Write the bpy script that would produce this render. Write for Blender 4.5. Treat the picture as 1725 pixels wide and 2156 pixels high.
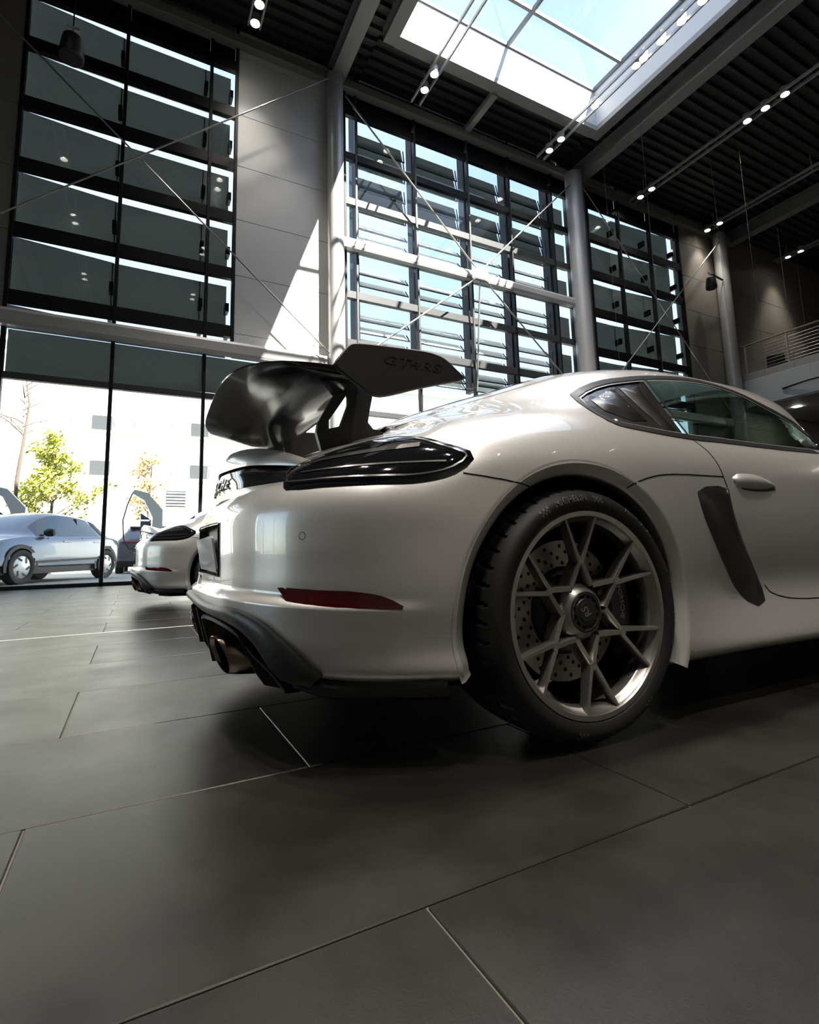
import bpy, bmesh, math, random
import numpy as np
from mathutils import Vector, Matrix
from mathutils.bvhtree import BVHTree
from mathutils.geometry import delaunay_2d_cdt
for _o in list(bpy.data.objects):
    bpy.data.objects.remove(_o)
SC = bpy.context.scene
COL = SC.collection
PI = math.pi
R_ = math.radians

# ------------------------------------------------------------------ camera
CAM_H = 0.512
def camera():
    cd = bpy.data.cameras.new('camera')
    cd.sensor_fit = 'VERTICAL'
    cd.sensor_height = 36.0
    cd.sensor_width = 36.0 * 1725 / 2156
    cd.lens = 36.0 * 1108.03 / 2156
    cd.shift_y = -(1078.0 - 1014.4) / 2156
    cd.clip_start = 0.05
    cd.clip_end = 500
    co = bpy.data.objects.new('camera', cd)
    COL.objects.link(co)
    yaw, pitch, roll = R_(27.675), R_(7.532), R_(-1.459)
    f = Vector((math.sin(yaw) * math.cos(pitch), math.cos(yaw) * math.cos(pitch), math.sin(pitch)))
    r = Vector((math.cos(yaw), -math.sin(yaw), 0))
    u = r.cross(f)
    c, s = math.cos(roll), math.sin(roll)
    r2 = c * r + s * u
    u2 = -s * r + c * u
    m = Matrix(((r2.x, u2.x, -f.x, 0), (r2.y, u2.y, -f.y, 0), (r2.z, u2.z, -f.z, CAM_H), (0, 0, 0, 1)))
    co.matrix_world = m
    cd.dof.use_dof = False
    SC.camera = co
camera()
SC.view_settings.view_transform = 'Standard'
SC.view_settings.look = 'None'
SC.view_settings.gamma = 1.0
SC.view_settings.use_curve_mapping = False
SC.view_settings.exposure = 1.08

# ------------------------------------------------------------------ sky and sun
def world():
    w = bpy.data.worlds.new('world')
    SC.world = w
    w.use_nodes = True
    nt = w.node_tree
    nt.nodes.clear()
    out = nt.nodes.new('ShaderNodeOutputWorld')
    bg = nt.nodes.new('ShaderNodeBackground')
    sky = nt.nodes.new('ShaderNodeTexSky')
    sky.sky_type = 'NISHITA'
    sky.sun_disc = False
    sky.sun_elevation = R_(51)
    sky.sun_rotation = R_(153)
    sky.air_density = 1.0
    sky.dust_density = 0.25
    sky.ozone_density = 1.0
    bg.inputs['Strength'].default_value = SKY_STRENGTH
    tc = nt.nodes.new('ShaderNodeTexCoord'); nz = nt.nodes.new('ShaderNodeTexNoise')
    nz.inputs['Scale'].default_value = 3.0; nz.inputs['Detail'].default_value = 5.0; nz.inputs['Roughness'].default_value = 0.5
    nt.links.new(tc.outputs['Generated'], nz.inputs['Vector'])
    mr = nt.nodes.new('ShaderNodeMapRange'); mr.inputs['From Min'].default_value = 0.35; mr.inputs['From Max'].default_value = 0.65
    mr.inputs['To Min'].default_value = 0.25; mr.inputs['To Max'].default_value = 0.8
    nt.links.new(nz.outputs['Fac'], mr.inputs['Value'])
    mx = nt.nodes.new('ShaderNodeMix'); mx.data_type = 'RGBA'; mx.inputs['B'].default_value = (2.5, 2.7, 3.0, 1)   # thin cloud
    nt.links.new(mr.outputs['Result'], mx.inputs['Factor']); nt.links.new(sky.outputs['Color'], mx.inputs['A'])
    nt.links.new(mx.outputs['Result'], bg.inputs['Color'])
    nt.links.new(bg.outputs[0], out.inputs['Surface'])
SKY_STRENGTH = 0.27
world()
def sun():
    ld = bpy.data.lights.new('sun', 'SUN')
    ld.energy = 14.0
    ld.angle = R_(0.6)
    ld.color = (1.0, 0.94, 0.84)
    lo = bpy.data.objects.new('sun', ld)
    COL.objects.link(lo)
    d = Vector((-0.50, 1.0, -1.40)).normalized()
    lo.rotation_euler = d.to_track_quat('-Z', 'Y').to_euler()
    lo.location = (20, -20, 40)
sun()
SC.cycles.use_denoising = True
SC.cycles.adaptive_threshold = 0.05
SC.cycles.max_bounces = 6
SC.cycles.diffuse_bounces = 3
SC.cycles.glossy_bounces = 3
SC.cycles.transmission_bounces = 3
SC.cycles.transparent_max_bounces = 12
SC.cycles.sample_clamp_indirect = 6.0
SC.cycles.caustics_reflective = False
SC.cycles.caustics_refractive = False

# ------------------------------------------------------------------ helpers
class MB:
    """Collects shapes and links them as one mesh object."""
    def __init__(self):
        self.v = []; self.f = []; self.mi = []
    def add(self, vs, fs):
        n = len(self.v)
        self.v += [tuple(p) for p in vs]
        self.f += [tuple(n + i for i in q) for q in fs]
        return self
    def box(self, x0, x1, y0, y1, z0, z1):
        return self.add([(x0,y0,z0),(x1,y0,z0),(x1,y1,z0),(x0,y1,z0),(x0,y0,z1),(x1,y0,z1),(x1,y1,z1),(x0,y1,z1)],
                        [(0,3,2,1),(4,5,6,7),(0,1,5,4),(1,2,6,5),(2,3,7,6),(3,0,4,7)])
    def bbox(self, x0, x1, y0, y1, z0, z1, b=0.005):
        """box with bevelled edges along its longest axis"""
        dx, dy, dz = x1-x0, y1-y0, z1-z0
        if dx >= dy and dx >= dz:
            prof = rrect(y0, y1, z0, z1, b)
            return self.sweep([(y, z) for y, z in prof], lambda p, t: (x0 + t*dx, p[0], p[1]))
        if dy >= dz:
            prof = rrect(x0, x1, z0, z1, b)
            return self.sweep(prof, lambda p, t: (p[0], y1 - t*dy, p[1]))
        prof = rrect(x0, x1, y0, y1, b)
        return self.sweep(prof, lambda p, t: (p[0], p[1], z0 + t*dz))
    def sweep(self, prof, fn, ts=(0.0, 1.0)):
        n = len(prof); vs = []
        for t in ts:
            vs += [fn(p, t) for p in prof]
        fs = []
        for k in range(len(ts)-1):
            for i in range(n):
                j = (i+1) % n
                fs.append((k*n+i, k*n+j, (k+1)*n+j, (k+1)*n+i))
        fs.append(tuple(range(n-1, -1, -1)))
        fs.append(tuple((len(ts)-1)*n + i for i in range(n)))
        return self.add(vs, fs)
    def bar(self, a, b, w, h=None, up=(0, 0, 1)):
        """square bar from a to b"""
        h = w if h is None else h
        a, b = Vector(a), Vector(b)
        d = (b - a).normalized()
        s = d.cross(Vector(up))
        if s.length < 1e-4:
            s = d.cross(Vector((1, 0, 0)))
        s.normalize(); t = s.cross(d)
        vs = []
        for p in (a, b):
            for i, j in ((-1,-1),(1,-1),(1,1),(-1,1)):
                vs.append(p + s*(i*w/2) + t*(j*h/2))
        return self.add(vs, [(0,3,2,1),(4,5,6,7),(0,1,5,4),(1,2,6,5),(2,3,7,6),(3,0,4,7)])
    def tube(self, pts, r, n=10, caps=True, closed=False):
        pts = [Vector(p) for p in pts]
        m = len(pts)
        rs = r if hasattr(r, '__len__') else [r]*m
        vs = []; ref = None
        for k, p in enumerate(pts):
            if closed:
                d = (pts[(k+1) % m] - pts[k-1]).normalized()
            else:
                d = (pts[min(k+1, m-1)] - pts[max(k-1, 0)]).normalized()
            if ref is None:
                ref = d.cross(Vector((0,0,1)))
                if ref.length < 0.05: ref = d.cross(Vector((1,0,0)))
            s = (ref - d*ref.dot(d)).normalized(); ref = s
            t = d.cross(s)
            for i in range(n):
                a = 2*PI*i/n
                vs.append(p + s*(rs[k]*math.cos(a)) + t*(rs[k]*math.sin(a)))
        fs = []
        for k in range(m if closed else m-1):
            k2 = (k+1) % m
            for i in range(n):
                j = (i+1) % n
                fs.append((k*n+i, k*n+j, k2*n+j, k2*n+i))
        if caps and not closed:
            fs.append(tuple(range(n-1, -1, -1))); fs.append(tuple((m-1)*n+i for i in range(n)))
        return self.add(vs, fs)
    def lathe(self, prof, n=64, fn=None, a0=0.0, a1=2*PI):
        """prof [(r, h)] round an axis; fn(r, ang, h) -> point"""
        full = abs(a1-a0-2*PI) < 1e-6
        m = n if full else n+1
        vs = []
        for r, h in prof:
            for i in range(m):
                a = a0 + (a1-a0)*i/n
                vs.append(fn(r, a, h) if fn else (r*math.cos(a), r*math.sin(a), h))
        fs = []
        for k in range(len(prof)-1):
            for i in range(n):
                j = (i+1) % m
                fs.append((k*m+i, k*m+j, (k+1)*m+j, (k+1)*m+i))
        return self.add(vs, fs)
    def prism(self, poly, fn, d0, d1):
        """polygon (2D) extruded between d0 and d1; fn(u, v, d) -> point"""
        n = len(poly)
        vs = [fn(u, v, d0) for u, v in poly] + [fn(u, v, d1) for u, v in poly]
        fs = [tuple(range(n-1, -1, -1)), tuple(range(n, 2*n))]
        for i in range(n):
            j = (i+1) % n
            fs.append((i, j, n+j, n+i))
        return self.add(vs, fs)
    def grid(self, nu, nv, fn):
        vs = [fn(i, j) for i in range(nu) for j in range(nv)]
        fs = [(i*nv+j, (i+1)*nv+j, (i+1)*nv+j+1, i*nv+j+1) for i in range(nu-1) for j in range(nv-1)]
        return self.add(vs, fs)
    def mesh(self, name, mat=None, smooth=None, recalc=True):
        me = bpy.data.meshes.new(name)
        me.from_pydata(self.v, [], self.f)
        if recalc:
            bm = bmesh.new(); bm.from_mesh(me)
            bmesh.ops.recalc_face_normals(bm, faces=bm.faces)
            bm.to_mesh(me); bm.free()
        if mat: me.materials.append(mat)
        if smooth is not None:
            me.polygons.foreach_set('use_smooth', [True]*len(me.polygons))
            if smooth < 180: me.set_sharp_from_angle(angle=R_(smooth))
        me.update()
        return me
    def build(self, name, mat, parent=None, smooth=None, recalc=True):
        return link(name, self.mesh(name, mat, smooth, recalc), parent)

def rrect(x0, x1, y0, y1, b):
    b = min(b, (x1-x0)/2.01, (y1-y0)/2.01)
    return [(x0+b,y0),(x1-b,y0),(x1,y0+b),(x1,y1-b),(x1-b,y1),(x0+b,y1),(x0,y1-b),(x0,y0+b)]
def link(name, data, parent=None):
    o = bpy.data.objects.new(name, data)
    COL.objects.link(o)
    if parent is not None: o.parent = parent
    return o
def tag(o, label=None, cat=None, group=None, kind=None):
    if label: o['label'] = label
    if cat: o['category'] = cat
    if group: o['group'] = group
    if kind: o['kind'] = kind
    return o
def thing(name, label, cat, loc=(0,0,0), rz=0.0, group=None):
    o = bpy.data.objects.new(name, None)
    COL.objects.link(o)
    o.location = loc; o.rotation_euler = (0, 0, rz)
    return tag(o, label, cat, group)
def copy_tree(o, parent=None):
    c = o.copy(); COL.objects.link(c); c.parent = parent
    for ch in list(o.children): copy_tree(ch, c)
    return c
def structure(o): return tag(o, kind='structure')

# ------------------------------------------------------------------ materials
MATS = {}
def mat(name, color=(0.5,0.5,0.5), rough=0.5, metal=0.0, coat=0.0, coat_rough=0.03, spec=0.5, noise=0.0, nscale=8.0, bump=0.0, bscale=40.0, emit=None, estr=0.0, rnoise=0.0, stretch=None, flake=0.0, sheen=0.0):
    if name in MATS: return MATS[name]
    m = bpy.data.materials.new(name); m.use_nodes = True
    nt = m.node_tree; b = nt.nodes['Principled BSDF']
    b.inputs['Base Color'].default_value = (*color, 1)
    b.inputs['Roughness'].default_value = rough
    b.inputs['Metallic'].default_value = metal
    b.inputs['Specular IOR Level'].default_value = spec
    b.inputs['Coat Weight'].default_value = coat
    b.inputs['Coat Roughness'].default_value = coat_rough
    if emit:
        b.inputs['Emission Color'].default_value = (*emit, 1)
        b.inputs['Emission Strength'].default_value = estr
    if noise or bump or rnoise:
        tc = nt.nodes.new('ShaderNodeTexCoord')
        src = tc.outputs['Object']
        if stretch:
            mp = nt.nodes.new('ShaderNodeMapping'); mp.inputs['Scale'].default_value = stretch
            nt.links.new(src, mp.inputs['Vector']); src = mp.outputs['Vector']
        n1 = nt.nodes.new('ShaderNodeTexNoise'); n1.inputs['Scale'].default_value = nscale
        n1.inputs['Detail'].default_value = 6.0
        nt.links.new(src, n1.inputs['Vector'])
        if noise:
            mx = nt.nodes.new('ShaderNodeMix'); mx.data_type = 'RGBA'
            mx.inputs['A'].default_value = (*[c*(1-noise) for c in color], 1)
            mx.inputs['B'].default_value = (*[min(1, c*(1+noise)) for c in color], 1)
            nt.links.new(n1.outputs['Fac'], mx.inputs['Factor'])
            nt.links.new(mx.outputs['Result'], b.inputs['Base Color'])
        if rnoise:
            mr = nt.nodes.new('ShaderNodeMapRange')
            mr.inputs['To Min'].default_value = max(0, rough-rnoise); mr.inputs['To Max'].default_value = min(1, rough+rnoise)
            nt.links.new(n1.outputs['Fac'], mr.inputs['Value'])
            nt.links.new(mr.outputs['Result'], b.inputs['Roughness'])
        if bump:
            n2 = nt.nodes.new('ShaderNodeTexNoise'); n2.inputs['Scale'].default_value = bscale
            n2.inputs['Detail'].default_value = 4.0
            nt.links.new(src, n2.inputs['Vector'])
            bp = nt.nodes.new('ShaderNodeBump'); bp.inputs['Strength'].default_value = bump; bp.inputs['Distance'].default_value = 0.002
            nt.links.new(n2.outputs['Fac'], bp.inputs['Height'])
            nt.links.new(bp.outputs['Normal'], b.inputs['Normal'])
    MATS[name] = m
    return m
def glass_mat(name, tint=(0.9,0.95,0.95), refl=0.1, rough=0.0, opacity=0.0, body=(0.1,0.12,0.12)):
    """thin window glass: clear with a fresnel reflection, so daylight passes"""
    if name in MATS: return MATS[name]
    m = bpy.data.materials.new(name); m.use_nodes = True
    nt = m.node_tree; nt.nodes.clear()
    out = nt.nodes.new('ShaderNodeOutputMaterial')
    tr = nt.nodes.new('ShaderNodeBsdfTransparent'); tr.inputs['Color'].default_value = (*tint, 1)
    gl = nt.nodes.new('ShaderNodeBsdfGlossy'); gl.inputs['Roughness'].default_value = rough
    fr = nt.nodes.new('ShaderNodeFresnel')
    gb = nt.nodes.new('ShaderNodeNewGeometry'); mi = nt.nodes.new('ShaderNodeMix')
    mi.inputs['A'].default_value = 1.5; mi.inputs['B'].default_value = 1/1.5
    nt.links.new(gb.outputs['Backfacing'], mi.inputs['Factor']); nt.links.new(mi.outputs['Result'], fr.inputs['IOR'])
    mul = nt.nodes.new('ShaderNodeMath'); mul.operation = 'MULTIPLY'; mul.inputs[1].default_value = refl
    mx = nt.nodes.new('ShaderNodeMixShader')
    nt.links.new(fr.outputs[0], mul.inputs[0]); nt.links.new(mul.outputs[0], mx.inputs[0])
    if opacity:
        df = nt.nodes.new('ShaderNodeBsdfDiffuse'); df.inputs['Color'].default_value = (*body, 1)
        m2 = nt.nodes.new('ShaderNodeMixShader'); m2.inputs[0].default_value = opacity
        nt.links.new(tr.outputs[0], m2.inputs[1]); nt.links.new(df.outputs[0], m2.inputs[2])
        nt.links.new(m2.outputs[0], mx.inputs[1])
    else:
        nt.links.new(tr.outputs[0], mx.inputs[1])
    nt.links.new(gl.outputs[0], mx.inputs[2]); nt.links.new(mx.outputs[0], out.inputs['Surface'])
    MATS[name] = m
    return m
# ------------------------------------------------------------------ showroom materials
def tile_mat():
    m = mat('stone_tile', (0.085, 0.080, 0.071), 0.36, spec=0.5)
    nt = m.node_tree; b = nt.nodes['Principled BSDF']
    geo = nt.nodes.new('ShaderNodeNewGeometry'); oi = nt.nodes.new('ShaderNodeObjectInfo')
    add = nt.nodes.new('ShaderNodeVectorMath'); add.operation = 'ADD'
    mul = nt.nodes.new('ShaderNodeVectorMath'); mul.operation = 'SCALE'; mul.inputs['Scale'].default_value = 40
    comb = nt.nodes.new('ShaderNodeCombineXYZ')
    nt.links.new(oi.outputs['Random'], comb.inputs[0]); nt.links.new(oi.outputs['Random'], comb.inputs[2])
    nt.links.new(comb.outputs[0], mul.inputs[0])
    nt.links.new(geo.outputs['Position'], add.inputs[0]); nt.links.new(mul.outputs[0], add.inputs[1])
    n1 = nt.nodes.new('ShaderNodeTexNoise'); n1.inputs['Scale'].default_value = 3.2; n1.inputs['Detail'].default_value = 10; n1.inputs['Roughness'].default_value = 0.62
    n2 = nt.nodes.new('ShaderNodeTexNoise'); n2.inputs['Scale'].default_value = 260; n2.inputs['Detail'].default_value = 3
    nt.links.new(add.outputs[0], n1.inputs['Vector']); nt.links.new(add.outputs[0], n2.inputs['Vector'])
    cr = nt.nodes.new('ShaderNodeValToRGB')
    cr.color_ramp.elements[0].position = 0.38; cr.color_ramp.elements[1].position = 0.62
    cr.color_ramp.elements[0].color = (0.0115, 0.0104, 0.0083, 1); cr.color_ramp.elements[1].color = (0.0175, 0.0158, 0.0126, 1)
    nt.links.new(n1.outputs['Fac'], cr.inputs['Fac'])
    mx = nt.nodes.new('ShaderNodeMix'); mx.data_type = 'RGBA'; mx.blend_type = 'MULTIPLY'; mx.inputs['Factor'].default_value = 0.35
    nt.links.new(cr.outputs['Color'], mx.inputs['A']); nt.links.new(n2.outputs['Color'], mx.inputs['B'])
    nt.links.new(mx.outputs['Result'], b.inputs['Base Color'])
    mr = nt.nodes.new('ShaderNodeMapRange'); mr.inputs['From Min'].default_value = 0.3; mr.inputs['From Max'].default_value = 0.7; mr.inputs['To Min'].default_value = 0.31; mr.inputs['To Max'].default_value = 0.43
    nt.links.new(n1.outputs['Fac'], mr.inputs['Value']); nt.links.new(mr.outputs['Result'], b.inputs['Roughness'])
    bp = nt.nodes.new('ShaderNodeBump'); bp.inputs['Strength'].default_value = 0.08; bp.inputs['Distance'].default_value = 0.002
    nt.links.new(n2.outputs['Fac'], bp.inputs['Height']); nt.links.new(bp.outputs['Normal'], b.inputs['Normal'])
    return m
TILE = tile_mat()
GROUT = mat('grout', (0.085, 0.075, 0.058), 0.6)
INLAY = mat('white_floor_inlay', (0.72, 0.72, 0.70), 0.4)
WALLP = mat('wall_panel_white', (0.80, 0.80, 0.785), 0.45, noise=0.03, nscale=3)
WALLB = mat('wall_panel_beige', (0.25, 0.228, 0.20), 0.55, noise=0.05, nscale=3)
WALLD = mat('wall_panel_grey', (0.16, 0.155, 0.15), 0.6, noise=0.06, nscale=2)
FRAME = mat('window_frame_dark', (0.006, 0.0065, 0.0075), 0.5, 0.0, spec=0.25)
FRAME_G = mat('window_frame_grey', (0.05, 0.053, 0.056), 0.45, 0.2)
GALV = mat('steel_painted_grey', (0.48, 0.48, 0.475), 0.42, 0.3, noise=0.04, nscale=20)
BEAMM = mat('beam_grey', (0.30, 0.30, 0.295), 0.5, 0.1)
DECK = mat('roof_deck', (0.055, 0.055, 0.054), 0.5, 0.3)
CABLE = mat('bracing_steel', (0.42, 0.40, 0.37), 0.35, 0.7)
GLASSM = glass_mat('window_glass', (0.93, 0.96, 0.96), 1.0)
SKYGLASS = glass_mat('skylight_glass', (0.97, 0.98, 0.99), 0.5)
def shade_mat(name, col, trans):
    m = bpy.data.materials.new(name); m.use_nodes = True; MATS[name] = m
    nt = m.node_tree; nt.nodes.clear()
    out = nt.nodes.new('ShaderNodeOutputMaterial')
    tc = nt.nodes.new('ShaderNodeTexCoord')
    wv = nt.nodes.new('ShaderNodeTexWave'); wv.bands_direction = 'Z'; wv.inputs['Scale'].default_value = 9.0; wv.inputs['Distortion'].default_value = 0.3
    nt.links.new(tc.outputs['Object'], wv.inputs['Vector'])
    mx = nt.nodes.new('ShaderNodeMix'); mx.data_type = 'RGBA'
    mx.inputs['A'].default_value = (*[c*.72 for c in col], 1); mx.inputs['B'].default_value = (*col, 1)
    nt.links.new(wv.outputs['Fac'], mx.inputs['Factor'])
    d = nt.nodes.new('ShaderNodeBsdfDiffuse'); t = nt.nodes.new('ShaderNodeBsdfTranslucent')
    nt.links.new(mx.outputs['Result'], d.inputs['Color']); nt.links.new(mx.outputs['Result'], t.inputs['Color'])
    a = nt.nodes.new('ShaderNodeMixShader'); a.inputs[0].default_value = trans
    nt.links.new(d.outputs[0], a.inputs[1]); nt.links.new(t.outputs[0], a.inputs[2])
    g = nt.nodes.new('ShaderNodeBsdfGlossy'); g.inputs['Roughness'].default_value = 0.12; g.inputs['Color'].default_value = (.8, .85, .85, 1)
    m2 = nt.nodes.new('ShaderNodeMixShader'); m2.inputs[0].default_value = 0.05
    nt.links.new(a.outputs[0], m2.inputs[1]); nt.links.new(g.outputs[0], m2.inputs[2])
    nt.links.new(m2.outputs[0], out.inputs['Surface'])
    return m
SHADE = shade_mat('screen_fabric', (0.32, 0.345, 0.34), 0.5)
BLADE = shade_mat('opal_glass_louvre', (0.86, 0.89, 0.89), 0.6)
LAMP_E = mat('lamp_glow', (0.9, 0.9, 0.9), 0.5, emit=(1.0, 0.95, 0.86), estr=60.0)

# ------------------------------------------------------------------ floor
ROWY = [-2.77, -2.185, -1.60, -1.015, -.43, .155, .740, 1.322, 1.905, 2.505, 3.128, 3.752, 4.372, 4.99, 5.61, 6.23, 6.85, 7.47, 8.09, 8.71, 9.33, 9.95, 10.57, 11.19, 11.80]
TL = 1.165
def floor():
    fl = MB(); fl.box(-11, 31, -10, 12.0, -.20, -.004)
    fo = structure(fl.build('floor', GROUT))
    X0, X1 = -5, 7
    m = MB(); m.box(-11, X0*TL+.398-.003, -10, 11.82, -.02, 0); m.box(X1*TL+.398+.003, 31, -10, 11.82, -.02, 0)
    m.box(X0*TL+.398, X1*TL+.398, -10, ROWY[0]-.003, -.02, 0)
    m.build('floor_field', TILE, fo)
    meshes = {}
    for r in range(len(ROWY)-1):
        y0, y1 = ROWY[r], ROWY[r+1]
        off = -.167 if r % 2 == 0 else .398
        h = round(y1-y0, 3)
        n0 = X0-(1 if r % 2 else 0)
        xs = [off+TL*k for k in range(-8, 10) if X0*TL+.398-.01 < off+TL*k < X1*TL+.398+.01]
        edges = sorted(set([round(X0*TL+.398, 4)]+[round(x, 4) for x in xs]+[round(X1*TL+.398, 4)]))
        for a, c in zip(edges, edges[1:]):
            key = (round(c-a, 3), h)
            if key not in meshes:
                b = MB(); g = .0022; w, d = c-a, y1-y0; e = .0018
                b.add([(g,g,-.02),(w-g,g,-.02),(w-g,d-g,-.02),(g,d-g,-.02),(g,g,-e),(w-g,g,-e),(w-g,d-g,-e),(g,d-g,-e),(g+e,g+e,0),(w-g-e,g+e,0),(w-g-e,d-g-e,0),(g+e,d-g-e,0)],
                      [(0,1,5,4),(1,2,6,5),(2,3,7,6),(3,0,4,7),(4,5,9,8),(5,6,10,9),(6,7,11,10),(7,4,8,11),(8,9,10,11)])
                meshes[key] = b.mesh('tile', TILE)
            o = link('tile', meshes[key], fo); o.location = (a, y0, 0)
    b = MB(); b.box(-10.5, 14, 4.372-.014, 4.372+.014, -.003, .0015)
    tag(b.build('floor_inlay', INLAY), kind='structure')
floor()

# ------------------------------------------------------------------ facade
YF = 12.0
STRIPS = [12.15, 10.90, 9.54, 8.18, 6.79, 5.39]
ZTOP = 13.35
def win_root(n):
    o = bpy.data.objects.new('window_%d' % n, None); COL.objects.link(o)
    o['kind'] = 'structure'
    return o
def screen_window(n, xs, z0, rows, taper, low=None):
    w = win_root(n)
    for x in xs:
        b = MB(); b.bbox(x-.035, x+.035, YF-.13, YF+.02, z0, ZTOP, .006); b.build('mullion', FRAME, w)
    for i, s in enumerate(rows):
        b = MB(); b.bbox(xs[0]+.03, xs[-1]-.03, YF-.11, YF+.02, s+.03, s+.30, .006); b.build('transom', FRAME, w)
        ztop = s+.30
        nxt = rows[i+1]+.30 if i+1 < len(rows) else z0
        up = s+.03
        for k in range(len(xs)-1):
            xa, xb = xs[k]+.035, xs[k+1]-.035
            b = MB(); b.box(xa, xb, YF-.006, YF+.006, nxt, up); b.build('pane', GLASSM, w)
            # outside sun screen: leaves a slot of sky below the transom
            ga, gb = taper(xa), taper(xb)
            y = YF+.34
            zt = lambda g: up+.34*(up-.51)/12-g
            b = MB()
            b.add([(xa-.14, y, nxt+.02), (xb-.05, y, nxt+.02), (xb-.05, y, zt(gb)), (xa-.14, y, zt(ga)), (xa-.14, y+.03, nxt+.02), (xb-.05, y+.03, nxt+.02), (xb-.05, y+.03, zt(gb)), (xa-.14, y+.03, zt(ga))],
                  [(0,1,2,3),(7,6,5,4),(0,4,5,1),(1,5,6,2),(2,6,7,3),(3,7,4,0)])
            b.build('sun_screen', SHADE, w)
            b = MB(); b.bbox(xb-.10, xb-.02, YF+.10, YF+.34, nxt+.42, nxt+.62, .004)
            b.build('screen_bracket', FRAME, w)
    # heads above the top row
    for k in range(len(xs)-1):
        b = MB(); b.box(xs[k]+.035, xs[k+1]-.035, YF+.02, YF+.05, rows[0]+.30, ZTOP); b.build('head_panel', FRAME, w)
    return w
w1 = screen_window(1, [-2.345, -.535, 1.222, 1.80], 5.05, STRIPS, lambda x: .17*min(1, max(0, (x+1.6)/1.3))**.8)
w3 = screen_window(3, [13.40, 14.95, 16.6, 18.25], 5.05, STRIPS, lambda x: .17*min(1, max(0, (17.3-x)/1.9))**.8)
# shop front glazing under the beam
def shopfront(n, xs, z0, z1, ztr):
    w = win_root(n)
    for x in xs:
        b = MB(); b.bbox(x-.035, x+.035, YF-.12, YF+.02, z0, z1, .006); b.build('mullion', FRAME, w)
    b = MB(); b.bbox(xs[0]+.03, xs[-1]-.03, YF-.10, YF+.02, ztr, ztr+.13, .006); b.build('transom', FRAME_G, w)
    b = MB(); b.bbox(xs[0]-.03, xs[-1]+.03, YF-.12, YF+.03, z0-.0, z0+.07, .006); b.build('window_bottom_rail', FRAME, w)
    for k in range(len(xs)-1):
        xa, xb = xs[k]+.035, xs[k+1]-.035
        b = MB(); b.box(xa, xb, YF-.006, YF+.006, z0+.07, ztr); b.build('pane', GLASSM, w)
        b = MB(); b.box(xa, xb, YF-.006, YF+.006, ztr+.13, z1); b.build('pane', GLASSM, w)
        if xa > -2.4 and xb < 1.9 or xa > 1.2 and xb < 3:
            b = MB()
            sl = lambda x: ztr+.12+.16*max(0.0, min(1.0, (x+.4)/1.7))
            b.add([(xa-.04, YF+.34, sl(xa)), (xb+.04, YF+.34, sl(xb)), (xb+.04, YF+.34, z1), (xa-.04, YF+.34, z1), (xa-.04, YF+.37, sl(xa)), (xb+.04, YF+.37, sl(xb)), (xb+.04, YF+.37, z1), (xa-.04, YF+.37, z1)], [(0,1,2,3),(7,6,5,4),(0,4,5,1),(1,5,6,2),(2,6,7,3),(3,7,4,0)])
            b.build('sun_screen', SHADE, w)
    return w
shopfront(4, [-6.0, -4.2, -2.345, -.535, 1.222, 2.95, 4.05], 0.0, 5.05, 3.93)
shopfront(5, [4.55, 6.67, 8.47, 10.03, 11.78, 12.65], 0.0, 5.05, 3.93)
shopfront(6, [13.40, 14.95, 16.6, 18.25], 0.0, 5.05, 3.93)
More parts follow.
